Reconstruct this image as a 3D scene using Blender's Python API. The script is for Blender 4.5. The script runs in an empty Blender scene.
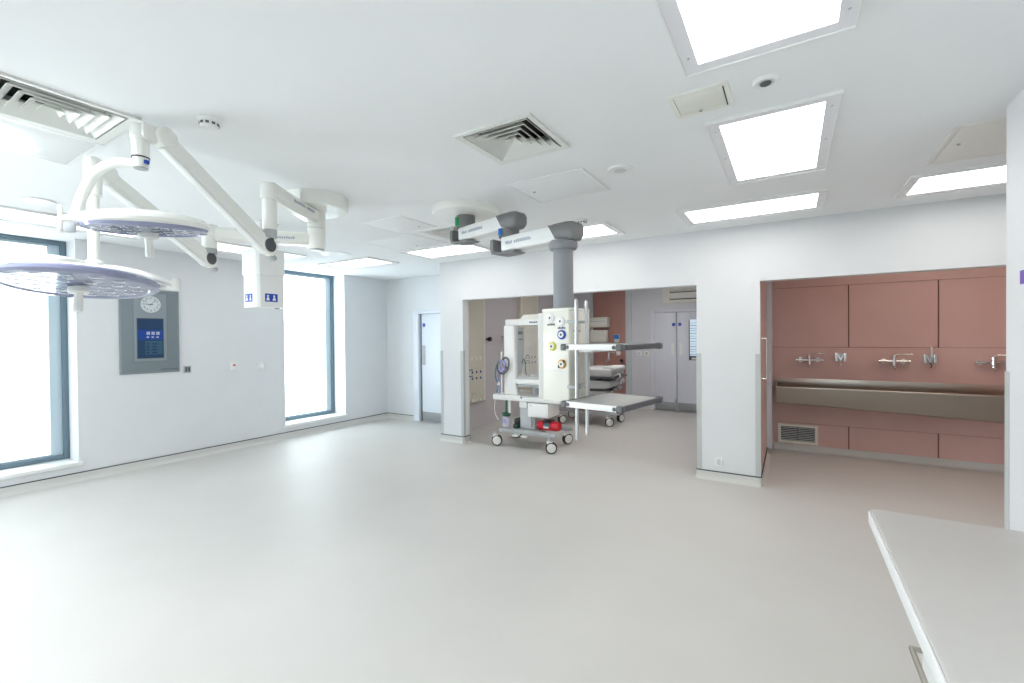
import bpy, bmesh, math, random
from mathutils import Vector as V, Matrix
random.seed(4)
SC = bpy.context.scene
COL = SC.collection
PI = math.pi

# ------------------------------------------------------------------ materials
def mat(name, col, rough=.5, metal=0., spec=.5, noise=0., nscale=8., bump=0., emit=None, estr=0., alpha=1., trans=0., coat=0., ior=1.45):
    m = bpy.data.materials.new(name); m.use_nodes = True
    nt = m.node_tree; b = nt.nodes['Principled BSDF']
    b.inputs['Base Color'].default_value = (*col, 1)
    b.inputs['Roughness'].default_value = rough
    b.inputs['Metallic'].default_value = metal
    b.inputs['Specular IOR Level'].default_value = spec
    b.inputs['IOR'].default_value = ior
    b.inputs['Coat Weight'].default_value = coat
    b.inputs['Transmission Weight'].default_value = trans
    b.inputs['Alpha'].default_value = alpha
    if emit is not None:
        b.inputs['Emission Color'].default_value = (*emit, 1)
        b.inputs['Emission Strength'].default_value = estr
    if noise > 0 or bump > 0:
        tc = nt.nodes.new('ShaderNodeTexCoord'); n = nt.nodes.new('ShaderNodeTexNoise')
        n.inputs['Scale'].default_value = nscale; n.inputs['Detail'].default_value = 4
        nt.links.new(tc.outputs['Object'], n.inputs['Vector'])
        if noise > 0:
            r = nt.nodes.new('ShaderNodeValToRGB')
            r.color_ramp.elements[0].position = .3; r.color_ramp.elements[1].position = .7
            r.color_ramp.elements[0].color = (*[c*(1-noise) for c in col], 1)
            r.color_ramp.elements[1].color = (*[min(1, c*(1+noise)) for c in col], 1)
            nt.links.new(n.outputs['Fac'], r.inputs['Fac']); nt.links.new(r.outputs['Color'], b.inputs['Base Color'])
        if bump > 0:
            bp = nt.nodes.new('ShaderNodeBump'); bp.inputs['Strength'].default_value = bump; bp.inputs['Distance'].default_value = .01
            nt.links.new(n.outputs['Fac'], bp.inputs['Height']); nt.links.new(bp.outputs['Normal'], b.inputs['Normal'])
    return m

def brushed(name, col, rough):
    m = mat(name, col, rough, metal=1.)
    nt = m.node_tree; b = nt.nodes['Principled BSDF']
    tc = nt.nodes.new('ShaderNodeTexCoord'); mp = nt.nodes.new('ShaderNodeMapping'); n = nt.nodes.new('ShaderNodeTexNoise')
    mp.inputs['Scale'].default_value = (1.2, 60, 60); n.inputs['Scale'].default_value = 3
    nt.links.new(tc.outputs['Object'], mp.inputs['Vector']); nt.links.new(mp.outputs['Vector'], n.inputs['Vector'])
    mr = nt.nodes.new('ShaderNodeMapRange'); mr.inputs['To Min'].default_value = rough-.08; mr.inputs['To Max'].default_value = rough+.1
    nt.links.new(n.outputs['Fac'], mr.inputs['Value']); nt.links.new(mr.outputs['Result'], b.inputs['Roughness'])
    return m

def sheer(name, col, mixfac, rough=.1):
    """thin clear plastic or glass: mostly lets light straight through, with a gloss"""
    m = bpy.data.materials.new(name); m.use_nodes = True
    nt = m.node_tree; nt.nodes.clear()
    o = nt.nodes.new('ShaderNodeOutputMaterial'); t = nt.nodes.new('ShaderNodeBsdfTransparent'); p = nt.nodes.new('ShaderNodeBsdfPrincipled')
    p.inputs['Base Color'].default_value = (*col, 1); p.inputs['Roughness'].default_value = rough
    mx = nt.nodes.new('ShaderNodeMixShader'); mx.inputs['Fac'].default_value = mixfac
    nt.links.new(t.outputs[0], mx.inputs[1]); nt.links.new(p.outputs[0], mx.inputs[2]); nt.links.new(mx.outputs[0], o.inputs[0])
    return m

M = {}
M['wall'] = mat('wall_paint', (.72, .735, .75), .45, noise=.012, nscale=3, bump=.02)
M['ceil'] = mat('ceiling_paint', (.86, .875, .885), .85, spec=.06, noise=.01, nscale=2)
M['floor'] = mat('vinyl_floor', (.57, .555, .53), .5, spec=.28, noise=.02, nscale=1.6)
M['skirt'] = mat('vinyl_skirting', (.60, .60, .57), .45)
M['gap'] = mat('dark_seal', (.06, .07, .07), .6)
M['guard'] = mat('corner_guard_plastic', (.50, .53, .52), .4)
M['white'] = mat('white_enamel', (.84, .85, .84), .3, coat=.2)
M['cream'] = mat('cream_enamel', (.78, .77, .70), .35, coat=.15)
M['ivory'] = mat('ivory_panel', (.69, .655, .55), .5)
M['ivory2'] = mat('ivory_panel_edge', (.78, .76, .69), .5)
M['mauve'] = mat('mauve_grey_wall', (.60, .57, .58), .5, noise=.01, nscale=3)
M['lav'] = mat('lavender_wall', (.665, .67, .71), .5, noise=.01, nscale=3)
M['door'] = mat('lavender_door', (.71, .73, .80), .35)
M['doorw'] = mat('pale_blue_door', (.76, .80, .86), .35)
M['pink'] = mat('rose_laminate', (.64, .42, .385), .38, noise=.03, nscale=2.5)
M['pink2'] = mat('rose_splash_panel', (.43, .225, .19), .4, noise=.03, nscale=2.5)
M['joint'] = mat('dark_rose_joint', (.12, .055, .045), .6)
M['steel'] = brushed('brushed_steel', (.43, .405, .36), .45)
M['steel2'] = mat('steel_lit', (.62, .59, .54), .3, metal=1)  # lighter copy of the trough steel, carries its reflection and highlight
M['chrome'] = mat('chrome', (.82, .82, .82), .12, metal=1)
M['alu'] = mat('satin_aluminium', (.58, .585, .585), .35, metal=1)
M['frame'] = mat('blue_grey_window_frame', (.13, .19, .235), .5)
M['frame2'] = mat('pale_window_bead', (.48, .58, .64), .45)
M['grey'] = mat('grey_plastic', (.19, .19, .195), .42)
M['buffer'] = mat('dark_buffer', (.11, .115, .12), .45)
M['dgrey'] = mat('dark_grey_plastic', (.085, .09, .10), .45)
M['kick'] = mat('kick_plate_metal', (.34, .35, .36), .5, metal=.5)
M['tube'] = mat('grey_column', (.25, .26, .28), .38)
M['mgrey'] = mat('mid_grey_paint', (.42, .44, .45), .4)
M['lgrey'] = mat('light_grey_paint', (.60, .63, .65), .4)
M['shelf'] = mat('grey_shelf_mat', (.40, .40, .39), .5)
M['black'] = mat('black_rubber', (.02, .02, .022), .5)
M['panel'] = mat('slate_grey_panel', (.19, .225, .245), .45)
M['panel2'] = mat('light_slate_panel', (.25, .29, .315), .45)
M['blue'] = mat('sign_blue', (.01, .06, .42), .4)
M['bluel'] = mat('stripe_blue', (.01, .17, .62), .4)
M['green'] = mat('stripe_green', (.01, .30, .10), .4)
M['yellow'] = mat('yellow_green_ring', (.62, .62, .06), .4)
M['orange'] = mat('amber_ring', (.62, .33, .04), .4)
M['red'] = mat('red_nylon', (.62, .02, .035), .5, bump=.1, nscale=40)
M['text'] = mat('printed_text', (.10, .12, .16), .6)
M['textl'] = mat('pale_printed_text', (.42, .45, .52), .6)
M['dred'] = mat('dark_red_reflection', (.22, .03, .03), .5)  # colour of a reddish reflection, modelled as a strip
M['linen'] = mat('white_linen', (.55, .55, .545), .8, bump=.15, nscale=9)
M['lacegrey'] = mat('grey_cover', (.22, .22, .22), .6)
M['lamp'] = mat('lamp_ivory_white', (.85, .86, .82), .3, coat=.3)
M['lens'] = mat('blue_tinted_glass', (.24, .26, .40), .08, spec=.8, coat=.6)
M['led'] = mat('led_reflector', (.85, .87, .92), .12, metal=1)
M['ledplate'] = mat('led_plate', (.20, .23, .28), .7, spec=.08)
M['clear'] = sheer('clear_plastic', (.85, .88, .9), .05, .4)
M['clearlens'] = sheer('clear_lens', (.72, .80, .90), .025, .3)
M['bottle'] = sheer('milky_plastic', (.66, .66, .80), .7, .3)
M['violet'] = mat('violet_tube', (.30, .27, .52), .4)
M['dgreen'] = mat('dark_green_cap', (.02, .10, .07), .4)
M['tealtube'] = mat('teal_tube', (.10, .25, .22), .4)
M['screen'] = mat('screen_dark_blue', (.012, .025, .05), .3, spec=.2, emit=(.02, .05, .11), estr=.6)
M['screenb'] = mat('screen_blue_band', (.012, .03, .12), .3, spec=.2, emit=(.012, .045, .22), estr=.7)
M['screeng'] = mat('screen_grey_block', (.03, .06, .09), .3, spec=.2, emit=(.025, .07, .11), estr=.6)
M['clockface'] = mat('clock_face', (.64, .68, .70), .4)
M['purple'] = mat('purple_print', (.17, .10, .40), .5)
M['worktop'] = mat('solid_worktop', (.50, .495, .48), .35, noise=.015, nscale=30)
M['worklip'] = mat('worktop_edge_lit', (.80, .81, .81), .35)
M['hatch'] = mat('cream_hatch', (.80, .81, .75), .5)
M['hatch2'] = mat('beige_hatch', (.79, .78, .74), .5)
M['lframe'] = mat('light_frame', (.84, .84, .87), .45)
M['lframeg'] = mat('light_inner_frame', (.62, .62, .66), .45)
M['diff'] = mat('light_diffuser', (.9, .9, .9), .5, emit=(1., .965, .925), estr=5.2)
M['diff0'] = mat('light_diffuser_dimmed', (.9, .9, .9), .5, emit=(1., .985, .97), estr=1.7)
M['diff4'] = mat('added_fill_diffuser', (.9, .9, .9), .5, emit=(.95, .985, 1.), estr=32.)
M['diff3'] = mat('added_warm_diffuser', (.9, .9, .9), .5, emit=(1., .86, .72), estr=10.)
M['diff2'] = mat('added_corridor_diffuser', (.9, .9, .9), .5, emit=(1., .97, .95), estr=19.)
M['daylight'] = mat('added_window_glow', (.9, .95, 1.), .35, emit=(.88, .97, 1.), estr=33.)
M['daylight1'] = mat('frosted_daylight_pane_soft', (.9, .95, 1.), .35, emit=(.88, .97, 1.), estr=2.6)
M['daylight2'] = mat('frosted_daylight_pane_shaded', (.9, .95, 1.), .35, emit=(.82, .95, 1.), estr=6.3)
M['corrwin'] = mat('blind_daylight', (.7, .8, .9), .4, emit=(.55, .72, .85), estr=.6)
M['vent'] = mat('vent_paint', (.76, .77, .74), .45)
M['ventbk'] = mat('vent_shadow_liner', (.03, .035, .035), .8)
M['castor'] = mat('castor_white', (.76, .76, .74), .4)

# ------------------------------------------------------------------ mesh builder
def root_loc(o):
    while o.parent is not None: o = o.parent
    return o.location.copy()

class MB:
    def __init__(s): s.bm = bmesh.new(); s.mats = []
    def mi(s, m):
        if m not in s.mats: s.mats.append(m)
        return s.mats.index(m)
    def _merge(s, b2, m, smooth=False):
        i = s.mi(m)
        for f in b2.faces: f.material_index = i; f.smooth = smooth
        me = bpy.data.meshes.new('tmp'); b2.to_mesh(me); b2.free()
        s.bm.from_mesh(me); bpy.data.meshes.remove(me)
    def box(s, x0, x1, y0, y1, z0, z1, m, bev=0, seg=2, T=None):
        b = bmesh.new(); bmesh.ops.create_cube(b, size=1)
        bmesh.ops.scale(b, vec=(abs(x1-x0), abs(y1-y0), abs(z1-z0)), verts=b.verts)
        if bev > 0: bmesh.ops.bevel(b, geom=b.edges[:], offset=bev, segments=seg, affect='EDGES', profile=.5)
        bmesh.ops.translate(b, vec=((x0+x1)/2, (y0+y1)/2, (z0+z1)/2), verts=b.verts)
        if T is not None: bmesh.ops.transform(b, matrix=T, verts=b.verts)
        s._merge(b, m, bev > 0); return s
    def frame_box(s, c, ax, ay, az, size, m, bev=0, seg=2):
        """box centred at c with orthonormal axes"""
        T = Matrix((( ax[0], ay[0], az[0], c[0]), (ax[1], ay[1], az[1], c[1]), (ax[2], ay[2], az[2], c[2]), (0, 0, 0, 1)))
        return s.box(-size[0]/2, size[0]/2, -size[1]/2, size[1]/2, -size[2]/2, size[2]/2, m, bev, seg, T)
    def lathe(s, prof, o, axis, m, seg=32, smooth=True):
        """prof: list of (radius, height along axis)"""
        axis = V(axis).normalized(); q = axis.to_track_quat('Z', 'Y').to_matrix()
        b = bmesh.new(); rings = []
        for r, h in prof:
            if r < 1e-5: rings.append([b.verts.new(V(o)+q @ V((0, 0, h)))])
            else: rings.append([b.verts.new(V(o)+q @ V((r*math.cos(2*PI*k/seg), r*math.sin(2*PI*k/seg), h))) for k in range(seg)])
        for a, c in zip(rings, rings[1:]):
            for k in range(seg):
                k2 = (k+1) % seg
                if len(a) == 1 and len(c) == 1: continue
                if len(a) == 1: b.faces.new((a[0], c[k2], c[k]))
                elif len(c) == 1: b.faces.new((a[k], a[k2], c[0]))
                else: b.faces.new((a[k], a[k2], c[k2], c[k]))
        for rg, fl in ((rings[0], True), (rings[-1], False)):
            if len(rg) > 2: b.faces.new(rg[::-1] if fl else rg)
        bmesh.ops.recalc_face_normals(b, faces=b.faces)
        s._merge(b, m, smooth); return s
    def cyl(s, p0, p1, r, m, r1=None, seg=24, bev=0):
        p0, p1 = V(p0), V(p1); L = (p1-p0).length; r1 = r if r1 is None else r1
        pr = [(r, 0), (r1, L)] if bev <= 0 else [(r-bev, 0), (r, bev), (r1, L-bev), (r1-bev, L)]
        return s.lathe(pr, p0, p1-p0, m, seg)
    def tube(s, pts, r, m, seg=12, n=6, rad=None):
        P = [V(p) for p in pts]
        if len(P) > 2 and n > 1:
            Q = []; E = [P[0]*2-P[1]]+P+[P[-1]*2-P[-2]]
            for i in range(1, len(E)-2):
                for k in range(n):
                    t = k/n; a, b_, c, d = E[i-1:i+3]
                    Q.append(.5*((2*b_)+(c-a)*t+(2*a-5*b_+4*c-d)*t*t+(3*b_-a-3*c+d)*t**3))
            Q.append(P[-1]); P = Q
        b = bmesh.new(); rings = []; u = None
        for i, p in enumerate(P):
            t = (P[min(i+1, len(P)-1)]-P[max(i-1, 0)]).normalized()
            if u is None: u = t.orthogonal().normalized()
            u = (u-t*u.dot(t)).normalized(); w = t.cross(u)
            rings.append([b.verts.new(p+r*(math.cos(2*PI*k/seg)*u+math.sin(2*PI*k/seg)*w)) for k in range(seg)])
        for a, c in zip(rings, rings[1:]):
            for k in range(seg): b.faces.new((a[k], a[(k+1) % seg], c[(k+1) % seg], c[k]))
        b.faces.new(rings[0][::-1]); b.faces.new(rings[-1])
        bmesh.ops.recalc_face_normals(b, faces=b.faces)
        s._merge(b, m, True); return s
    def prism(s, poly, o, u, v, d, m, bev=0):
        """poly in (u,v) from o, extruded by vector d"""
        o, u, v, d = V(o), V(u), V(v), V(d); b = bmesh.new()
        A = [b.verts.new(o+u*x+v*y) for x, y in poly]; B = [b.verts.new(a.co+d) for a in A]
        b.faces.new(A); b.faces.new(B[::-1]); n = len(A)
        for k in range(n): b.faces.new((A[k], B[k], B[(k+1) % n], A[(k+1) % n]))
        bmesh.ops.recalc_face_normals(b, faces=b.faces)
        if bev > 0: bmesh.ops.bevel(b, geom=b.edges[:], offset=bev, segments=2, affect='EDGES', profile=.5)
        s._merge(b, m, bev > 0); return s
    def loft(s, sections, m, cap=True, smooth=False):
        b = bmesh.new(); R = [[b.verts.new(V(p)) for p in sec] for sec in sections]; n = len(R[0])
        for a, c in zip(R, R[1:]):
            for k in range(n): b.faces.new((a[k], a[(k+1) % n], c[(k+1) % n], c[k]))
        if cap: b.faces.new(R[0][::-1]); b.faces.new(R[-1])
        bmesh.ops.recalc_face_normals(b, faces=b.faces); s._merge(b, m, smooth); return s
    def build(s, name, parent=None, label=None, angle=35, **props):
        me = bpy.data.meshes.new(name)
        if parent is not None:
            bmesh.ops.translate(s.bm, vec=-root_loc(parent), verts=s.bm.verts)
        s.bm.to_mesh(me); s.bm.free()
        for m in s.mats: me.materials.append(m)
        try: me.set_sharp_from_angle(angle=math.radians(angle))
        except Exception: pass
        o = bpy.data.objects.new(name, me); COL.objects.link(o)
        if parent is not None: o.parent = parent
        if label: o['label'] = label
        for k, v_ in props.items(): o[k] = v_
        return o

def thing(name, label, cat, loc, group=None):
    o = bpy.data.objects.new(name, None); COL.objects.link(o); o.location = loc
    o.empty_display_size = .05; o['label'] = label; o['category'] = cat
    if group: o['group'] = group
    return o
def tag(o, label, cat, group=None):
    o['label'] = label; o['category'] = cat
    if group: o['group'] = group
    return o
def struct(mb, name, label=None, parent=None):
    return mb.build(name, parent, label, kind='structure')

def marks(mb, o, u, v, n, length, h, m, seed=0, words=1):
    """rows of small letter-like blocks (print too small to read in the photograph)"""
    rnd = random.Random(seed); o, u, v, n = V(o), V(u).normalized(), V(v).normalized(), V(n).normalized()
    x = 0; gaps = sorted(rnd.uniform(.2, .8)*length for _ in range(words-1))
    while x < length:
        w = h*rnd.uniform(.45, .75)
        if gaps and x > gaps[0]: gaps.pop(0); x += h*.7; continue
        hh = h*rnd.choice((1, 1, .75))
        mb.frame_box(o+u*(x+w/2)+v*(hh/2), u, v, n, (w, hh, .0016), m); x += w+h*.2
    return mb

def text_mesh(body, size, o, u, v, m, parent, name, label=None, align='CENTER', ext=.0006):
    cu = bpy.data.curves.new('txt', 'FONT'); cu.body = body; cu.size = size; cu.align_x = align; cu.align_y = 'CENTER'; cu.extrude = ext
    t = bpy.data.objects.new('txt', cu); COL.objects.link(t)
    dg = bpy.context.evaluated_depsgraph_get(); me = bpy.data.meshes.new_from_object(t.evaluated_get(dg))
    bpy.data.objects.remove(t); bpy.data.curves.remove(cu)
    u, v = V(u).normalized(), V(v).normalized(); n = u.cross(v); o = V(o)-root_loc(parent)
    me.transform(Matrix(((u.x, v.x, n.x, o.x), (u.y, v.y, n.y, o.y), (u.z, v.z, n.z, o.z), (0, 0, 0, 1))))
    me.materials.clear(); me.materials.append(m)
    ob = bpy.data.objects.new(name, me); COL.objects.link(ob); ob.parent = parent
    if label: ob['label'] = label
    return ob

X, Y, Z = V((1, 0, 0)), V((0, 1, 0)), V((0, 0, 1))
H = 2.70
XL = -6.76          # face of the window wall
YP = 5.27           # face of the partition
YE = 6.25           # face of the end wall with the single door
YB = -2.6
# ------------------------------------------------------------------ room shell
b = MB(); b.box(-7.6, 3.0, YB-.2, 10.2, -.12, 0, M['floor']); struct(b, 'floor')
VENTS = ((-1.61, -1.12, 2.0, 2.49), (-3.36, -2.83, .43, .98), (-3.37, -2.88, 3.58, 4.07))
b = MB()
xc = sorted({-7.6, 3.0} | {v_[k] for v_ in VENTS for k in (0, 1)}); yc = sorted({YB-.2, 10.2} | {v_[k] for v_ in VENTS for k in (2, 3)})
for xa, xb in zip(xc, xc[1:]):
    run = None
    for ya, yb in zip(yc, yc[1:]):
        if any(v_[0] <= xa and xb <= v_[1] and v_[2] <= ya and yb <= v_[3] for v_ in VENTS):
            if run is not None: b.box(xa, xb, run, ya, H, H+.12, M['ceil'])
            run = None
        elif run is None: run = ya
    if run is not None: b.box(xa, xb, run, yc[-1], H, H+.12, M['ceil'])
struct(b, 'ceiling')
# window wall: solid runs between two full-height recesses
W1, W2, W3 = (.60, 1.716), (4.138, 5.262), (-2.1, -.98)  # W3 is an added, unseen window that brightens the left side
b = MB()
for y0, y1 in ((YB, W3[0]), (W3[1], W1[0]), (W1[1], W2[0]), (W2[1], YE+.2)): b.box(XL-.42, XL, y0, y1, 0, H, M['wall'])
for y0, y1 in (W1, W2, W3): b.box(XL-.42, XL, y0, y1, 0, .175, M['wall'])
struct(b, 'wall_left')
for n, (y0, y1), lab in ((1, W1, 'tall frosted window at the left edge, behind the lower surgical lamp'), (2, W2, 'tall frosted window nearest the far corner, right of the ceiling service column'), (3, W3, 'added frosted window further back, out of view, brightening the left side')):
    f = MB(); xf = XL-.295
    for a0, a1, z0, z1 in ((y0, y0+.05, .215, H), (y1-.05, y1, .215, H), (y0+.05, y1-.05, .215, .265), (y0+.05, y1-.05, H-.05, H)):
        f.box(xf-.07, xf, a0, a1, z0, z1, M['frame'], .004)
    w = struct(f, 'window_%d' % n, lab)
    f = MB()
    for a0, a1, z0, z1 in ((y0+.05, y0+.15, .265, H-.05), (y1-.15, y1-.05, .265, H-.05), (y0+.15, y1-.15, .265, .285), (y0+.15, y1-.15, H-.075, H-.05)):
        f.box(xf-.075, xf-.03, a0, a1, z0, z1, M['frame2'], .003)
    f.build('window_bead', w, 'pale inner bead of the frame')
    f = MB(); f.box(xf-.068, xf-.05, y0+.15, y1-.15, .285, H-.075, M[('daylight1', 'daylight2', 'daylight')[n-1]]); f.build('pane', w, 'frosted pane bright with daylight')
    f = MB(); f.box(xf-.1, XL-.001, y0-.0, y1+.0, .175, .215, M['white'], .006)
    f.box(XL-.001, XL+.028, y0-.03, y1+.03, .172, .215, M['white'], .006); f.build('window_sill', w, 'white sill board')
# end wall with the single door
DL, DR, DT = -5.90, -4.98, 2.01
b = MB(); b.box(XL-.3, DL-.15, YE, YE+.15, 0, H, M['wall']); b.box(DR+.12, -4.42, YE, YE+.15, 0, H, M['wall']); b.box(DL-.15, DR+.12, YE, YE+.15, DT+.05, H, M['wall']); struct(b, 'wall_end')
f = MB(); f.box(DL-.15, DL-.015, YE-.02, YE+.12, 0, DT+.06, M['doorw'], .006); f.box(DR+.015, DR+.12, YE-.02, YE+.12, 0, DT+.06, M['doorw'], .006); f.box(DL-.015, DR+.015, YE-.02, YE+.12, DT, DT+.06, M['doorw'], .006)
f.box(DL-.015, DL+.03, YE+.055, YE+.1, 0, DT, M['gap']); f.box(DR-.0, DR+.015, YE+.055, YE+.1, 0, DT, M['gap'])
d1 = struct(f, 'door_1', 'pale blue single door in the far end wall beside the left pier')
f = MB(); f.box(DL+.03, DR, YE+.03, YE+.075, .008, DT-.006, M['doorw'], .003); lf = f.build('door_leaf', d1)
f = MB(); f.box(DL+.035, DR-.005, YE+.022, YE+.031, .02, .185, M['kick'], .002); f.build('kick_plate', lf, 'brushed metal kick plate')
f = MB(); f.box(DL+.045, DL+.115, YE+.02, YE+.031, 1.06, 1.42, M['mgrey'], .003); f.build('push_plate', lf, 'grey push plate')
f = MB(); f.cyl((DL+.09, YE+.03, 1.80), (DL+.09, YE+.026, 1.80), .035, M['blue']); f.build('sign', lf, 'round blue sign')
# partition with two wide openings
O1, O2, OT, YQ = (-4.11, -.875), (-.265, 2.3), 2.115, 5.41
b = MB(); b.box(-4.54, O1[0], YP, YQ, 0, H, M['wall']); b.box(-4.54, -4.43, YQ, YE, 0, H, M['wall']); b.box(O1[1], O2[0], YP, YQ, 0, H, M['wall'])
b.box(O1[0], O1[1], YP, YQ, OT, H, M['wall']); b.box(O2[0], O2[1], YP, YQ, OT, H, M['wall']); b.box(O2[1], 2.8, YP, YQ, 0, H, M['wall']); struct(b, 'wall_partition')
# the left pier is only as thick as the partition inside the corridor
# right wall: ends in a free edge, the room widens behind it
YR = 3.26
b = MB(); b.box(.93, 1.13, YB, YR, 0, H, M['wall']); b.box(1.13, 2.8, YR-.2, YR, 0, H, M['wall']); b.box(2.6, 2.8, YR, YP, 0, H, M['wall']); struct(b, 'wall_right')
b = MB(); b.box(XL-.3, 1.13, YB-.15, YB, 0, H, M['wall']); struct(b, 'wall_back')
# scrub room behind opening 2
b = MB(); b.box(-.45, -.265, YQ, 6.62, 0, H, M['pink']); b.box(-.45, -.265, 6.62, 7.2, 2.25, H, M['pink']); b.box(-.45, -.265, 6.62, 7.2, 0, 2.25, M['lav']); struct(b, 'wall_scrub_side')
f = MB(); f.box(-.265, -.207, 6.72, 7.13, 0.08, 2.4, M['lav'], .004); struct(f, 'trim_1', 'lavender grey door lining at the left end of the scrub bay')
f = MB()
b = MB(); b.box(-.45, 2.8, 7.165, 7.3, 0, H, M['joint'])
xs = [-.263, .632, 1.482, 2.33, 2.7]; g = .006
def pinkrow(z0, z1, cuts):
    for a, c in zip(cuts, cuts[1:]): b.box(a+g, c-g, 7.15, 7.17, z0+.002, z1-.002, M['pink'], .0015, 1)
pinkrow(2.19, H, [-.263, 2.7]); pinkrow(1.39, 2.19, xs); pinkrow(.375, 1.39, [-.263, 2.7]); pinkrow(0, .375, [xs[0]]+xs[1:])
struct(b, 'wall_scrub')
b = MB(); b.box(2.7, 2.8, YQ, 7.2, 0, H, M['pink']); struct(b, 'wall_scrub_end')
# corridor behind opening 1
b = MB(); b.box(-4.43, -4.4, YQ-.0, 9.8, 0, H, M['mauve']); struct(b, 'wall_corridor_left')
YF = 9.64
b = MB(); b.box(-4.62, -2.51, YF, YF+.15, 0, H, M['lav']); b.box(-2.51, -.9, YF, YF+.15, 2.10, H, M['lav']); b.box(-.9, -.2, YF, YF+.15, 0, H, M['lav']); struct(b, 'wall_corridor_far')
b = MB(); b.box(-.45, -.30, 7.3, 9.8, 0, H, M['lav']); struct(b, 'wall_corridor_right')
# rose splash panel between white strips on the corridor's far wall
f = MB(); f.box(-3.79, -3.045, YF-.02, YF, .1, H, M['pink2'], .002)
struct(f, 'trim_2', 'tall rose panel on the far corridor wall behind the stretcher')
f = MB(); f.box(-3.86, -3.79, YF-.035, YF, .1, H, M['lgrey'], .003); f.box(-3.045, -2.92, YF-.035, YF, .1, H, M['lgrey'], .003); struct(f, 'trim_3', 'pale grey strips either side of the rose panel')
# double door
mid = -1.985
f = MB(); f.box(-2.51, -2.44, YF-.03, YF+.1, 0, 2.10, M['door'], .005); f.box(-.97, -.9, YF-.03, YF+.1, 0, 2.10, M['door'], .005); f.box(-2.44, -.97, YF-.03, YF+.1, 2.045, 2.10, M['door'], .005)
f.box(-2.44, -.97, YF+.05, YF+.06, 0, 2.045, M['gap'])
d2 = struct(f, 'door_2', 'lavender double door at the far end of the corridor')
for lx0, lx1, lab, nm in ((-2.44, mid-.006, 'narrow left leaf', 0), (mid+.006, -.97, 'right leaf with a vision window', 1)):
    f = MB()
    if nm == 0: f.box(lx0, lx1, YF, YF+.045, .008, 2.04, M['door'], .003)
    else:
        f.box(lx0, -1.75, YF, YF+.045, .008, 2.04, M['door'], .003); f.box(-1.35, lx1, YF, YF+.045, .008, 2.04, M['door'], .003)
        f.box(-1.75, -1.35, YF, YF+.045, .008, 1.06, M['door']); f.box(-1.75, -1.35, YF, YF+.045, 1.88, 2.04, M['door'])
    lf = f.build('door_leaf', d2, lab)
    f = MB(); f.box(lx0+.02, lx1-.02, YF-.008, YF+.001, .015, .185, M['kick'], .002); f.build('kick_plate', lf, 'brushed metal kick plate')
    px = lx1-.075 if nm == 0 else lx0+.075
    f = MB(); f.box(px-.028, px+.028, YF-.01, YF+.001, 1.16, 1.41, M['white'], .003); f.build('push_plate', lf, 'white push plate')
    f = MB(); f.cyl((px+.02*(1-2*nm), YF+.001, 1.79), (px+.02*(1-2*nm), YF-.004, 1.79), .035, M['blue']); f.build('sign', lf, 'round blue sign')
    if nm == 1:
        f = MB(); f.box(-1.75, -1.35, YF+.015, YF+.03, 1.06, 1.88, M['corrwin']); f.build('vision_pane', lf, 'vision window showing daylight through a blind')
        f = MB()
        for k in range(13): f.box(-1.745, -1.355, YF+.004, YF+.012, 1.17+.053*k, 1.172+.053*k+.012, M['mgrey'])
        f.box(-1.75, -1.35, YF-.004, YF+.01, 1.06, 1.15, M['dgrey']); f.box(-1.75, -1.735, YF-.006, YF+.012, 1.06, 1.88, M['dgrey'])
        f.box(-1.70, -1.52, YF-.008, YF-.003, 1.075, 1.115, M['lgrey'], .002); f.build('blind', lf, 'slatted blind in the vision window')
f = MB(); f.cyl((mid-.03, YF-.03, .0), (mid-.03, YF-.03, .26), .016, M['alu']); f.box(mid-.045, mid-.015, YF-.03, YF+.0, .2, .24, M['alu']); f.build('door_bolt', d2, 'metal floor bolt')
# skirtings: coved vinyl with a dark seal line on top
def skirt(name, runs, m=None):
    f = MB()
    for p0, p1, n in runs:
        p0, p1, n = V(p0), V(p1), V(n)
        prof = [(0, 0), (.045, 0), (.028, .008), (.016, .022), (.012, .04), (.012, .088), (0, .088)]
        f.prism(prof, p0, n, Z, p1-p0, m or M['skirt'])
        f.prism([(0, .088), (.011, .086), (.011, .098), (0, .098)], p0, n, Z, p1-p0, M['gap'])
    return struct(f, name)
skirt('baseboard_left', [((XL, YB, 0), (XL, YE, 0), X)])
skirt('baseboard_end', [((XL, YE, 0), (DL-.15, YE, 0), -Y), ((DR+.12, YE, 0), (-4.54, YE, 0), -Y)])
skirt('baseboard_partition', [((-4.54, YP, 0), (O1[0], YP, 0), -Y), ((O1[1], YP, 0), (O2[0], YP, 0), -Y), ((-4.54, YE, 0), (-4.54, YP, 0), -X), ((O1[0], YP, 0), (O1[0], YQ, 0), X), ((O2[0], YP, 0), (O2[0], YQ, 0), X), ((O1[1], YQ, 0), (O1[1], YP, 0), -X)])
skirt('baseboard_scrub_side', [((-.265, YQ, 0), (-.265, 6.72, 0), X)])
def skirt2(name, p0, p1, n):
    f = MB(); f.prism([(0, 0), (.05, 0), (.028, .008), (.016, .022), (.012, .04), (.012, .085), (0, .085)], p0, n, Z, V(p1)-V(p0), M['skirt']); return struct(f, name)
skirt2('baseboard_scrub', (-.2, 7.15, 0), (2.7, 7.15, 0), -Y)
skirt2('baseboard_corridor_left', (-4.4, YQ, 0), (-4.4, YF, 0), X)
skirt2('baseboard_corridor_far', (-4.4, YF, 0), (-2.51, YF, 0), -Y)
skirt('baseboard_right', [((.93, YR, 0), (.93, 2.2, 0), -X), ((.93, YR, 0), (2.6, YR, 0), Y)])
skirt('baseboard_back', [((XL, YB, 0), (.93, YB, 0), Y)])
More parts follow.
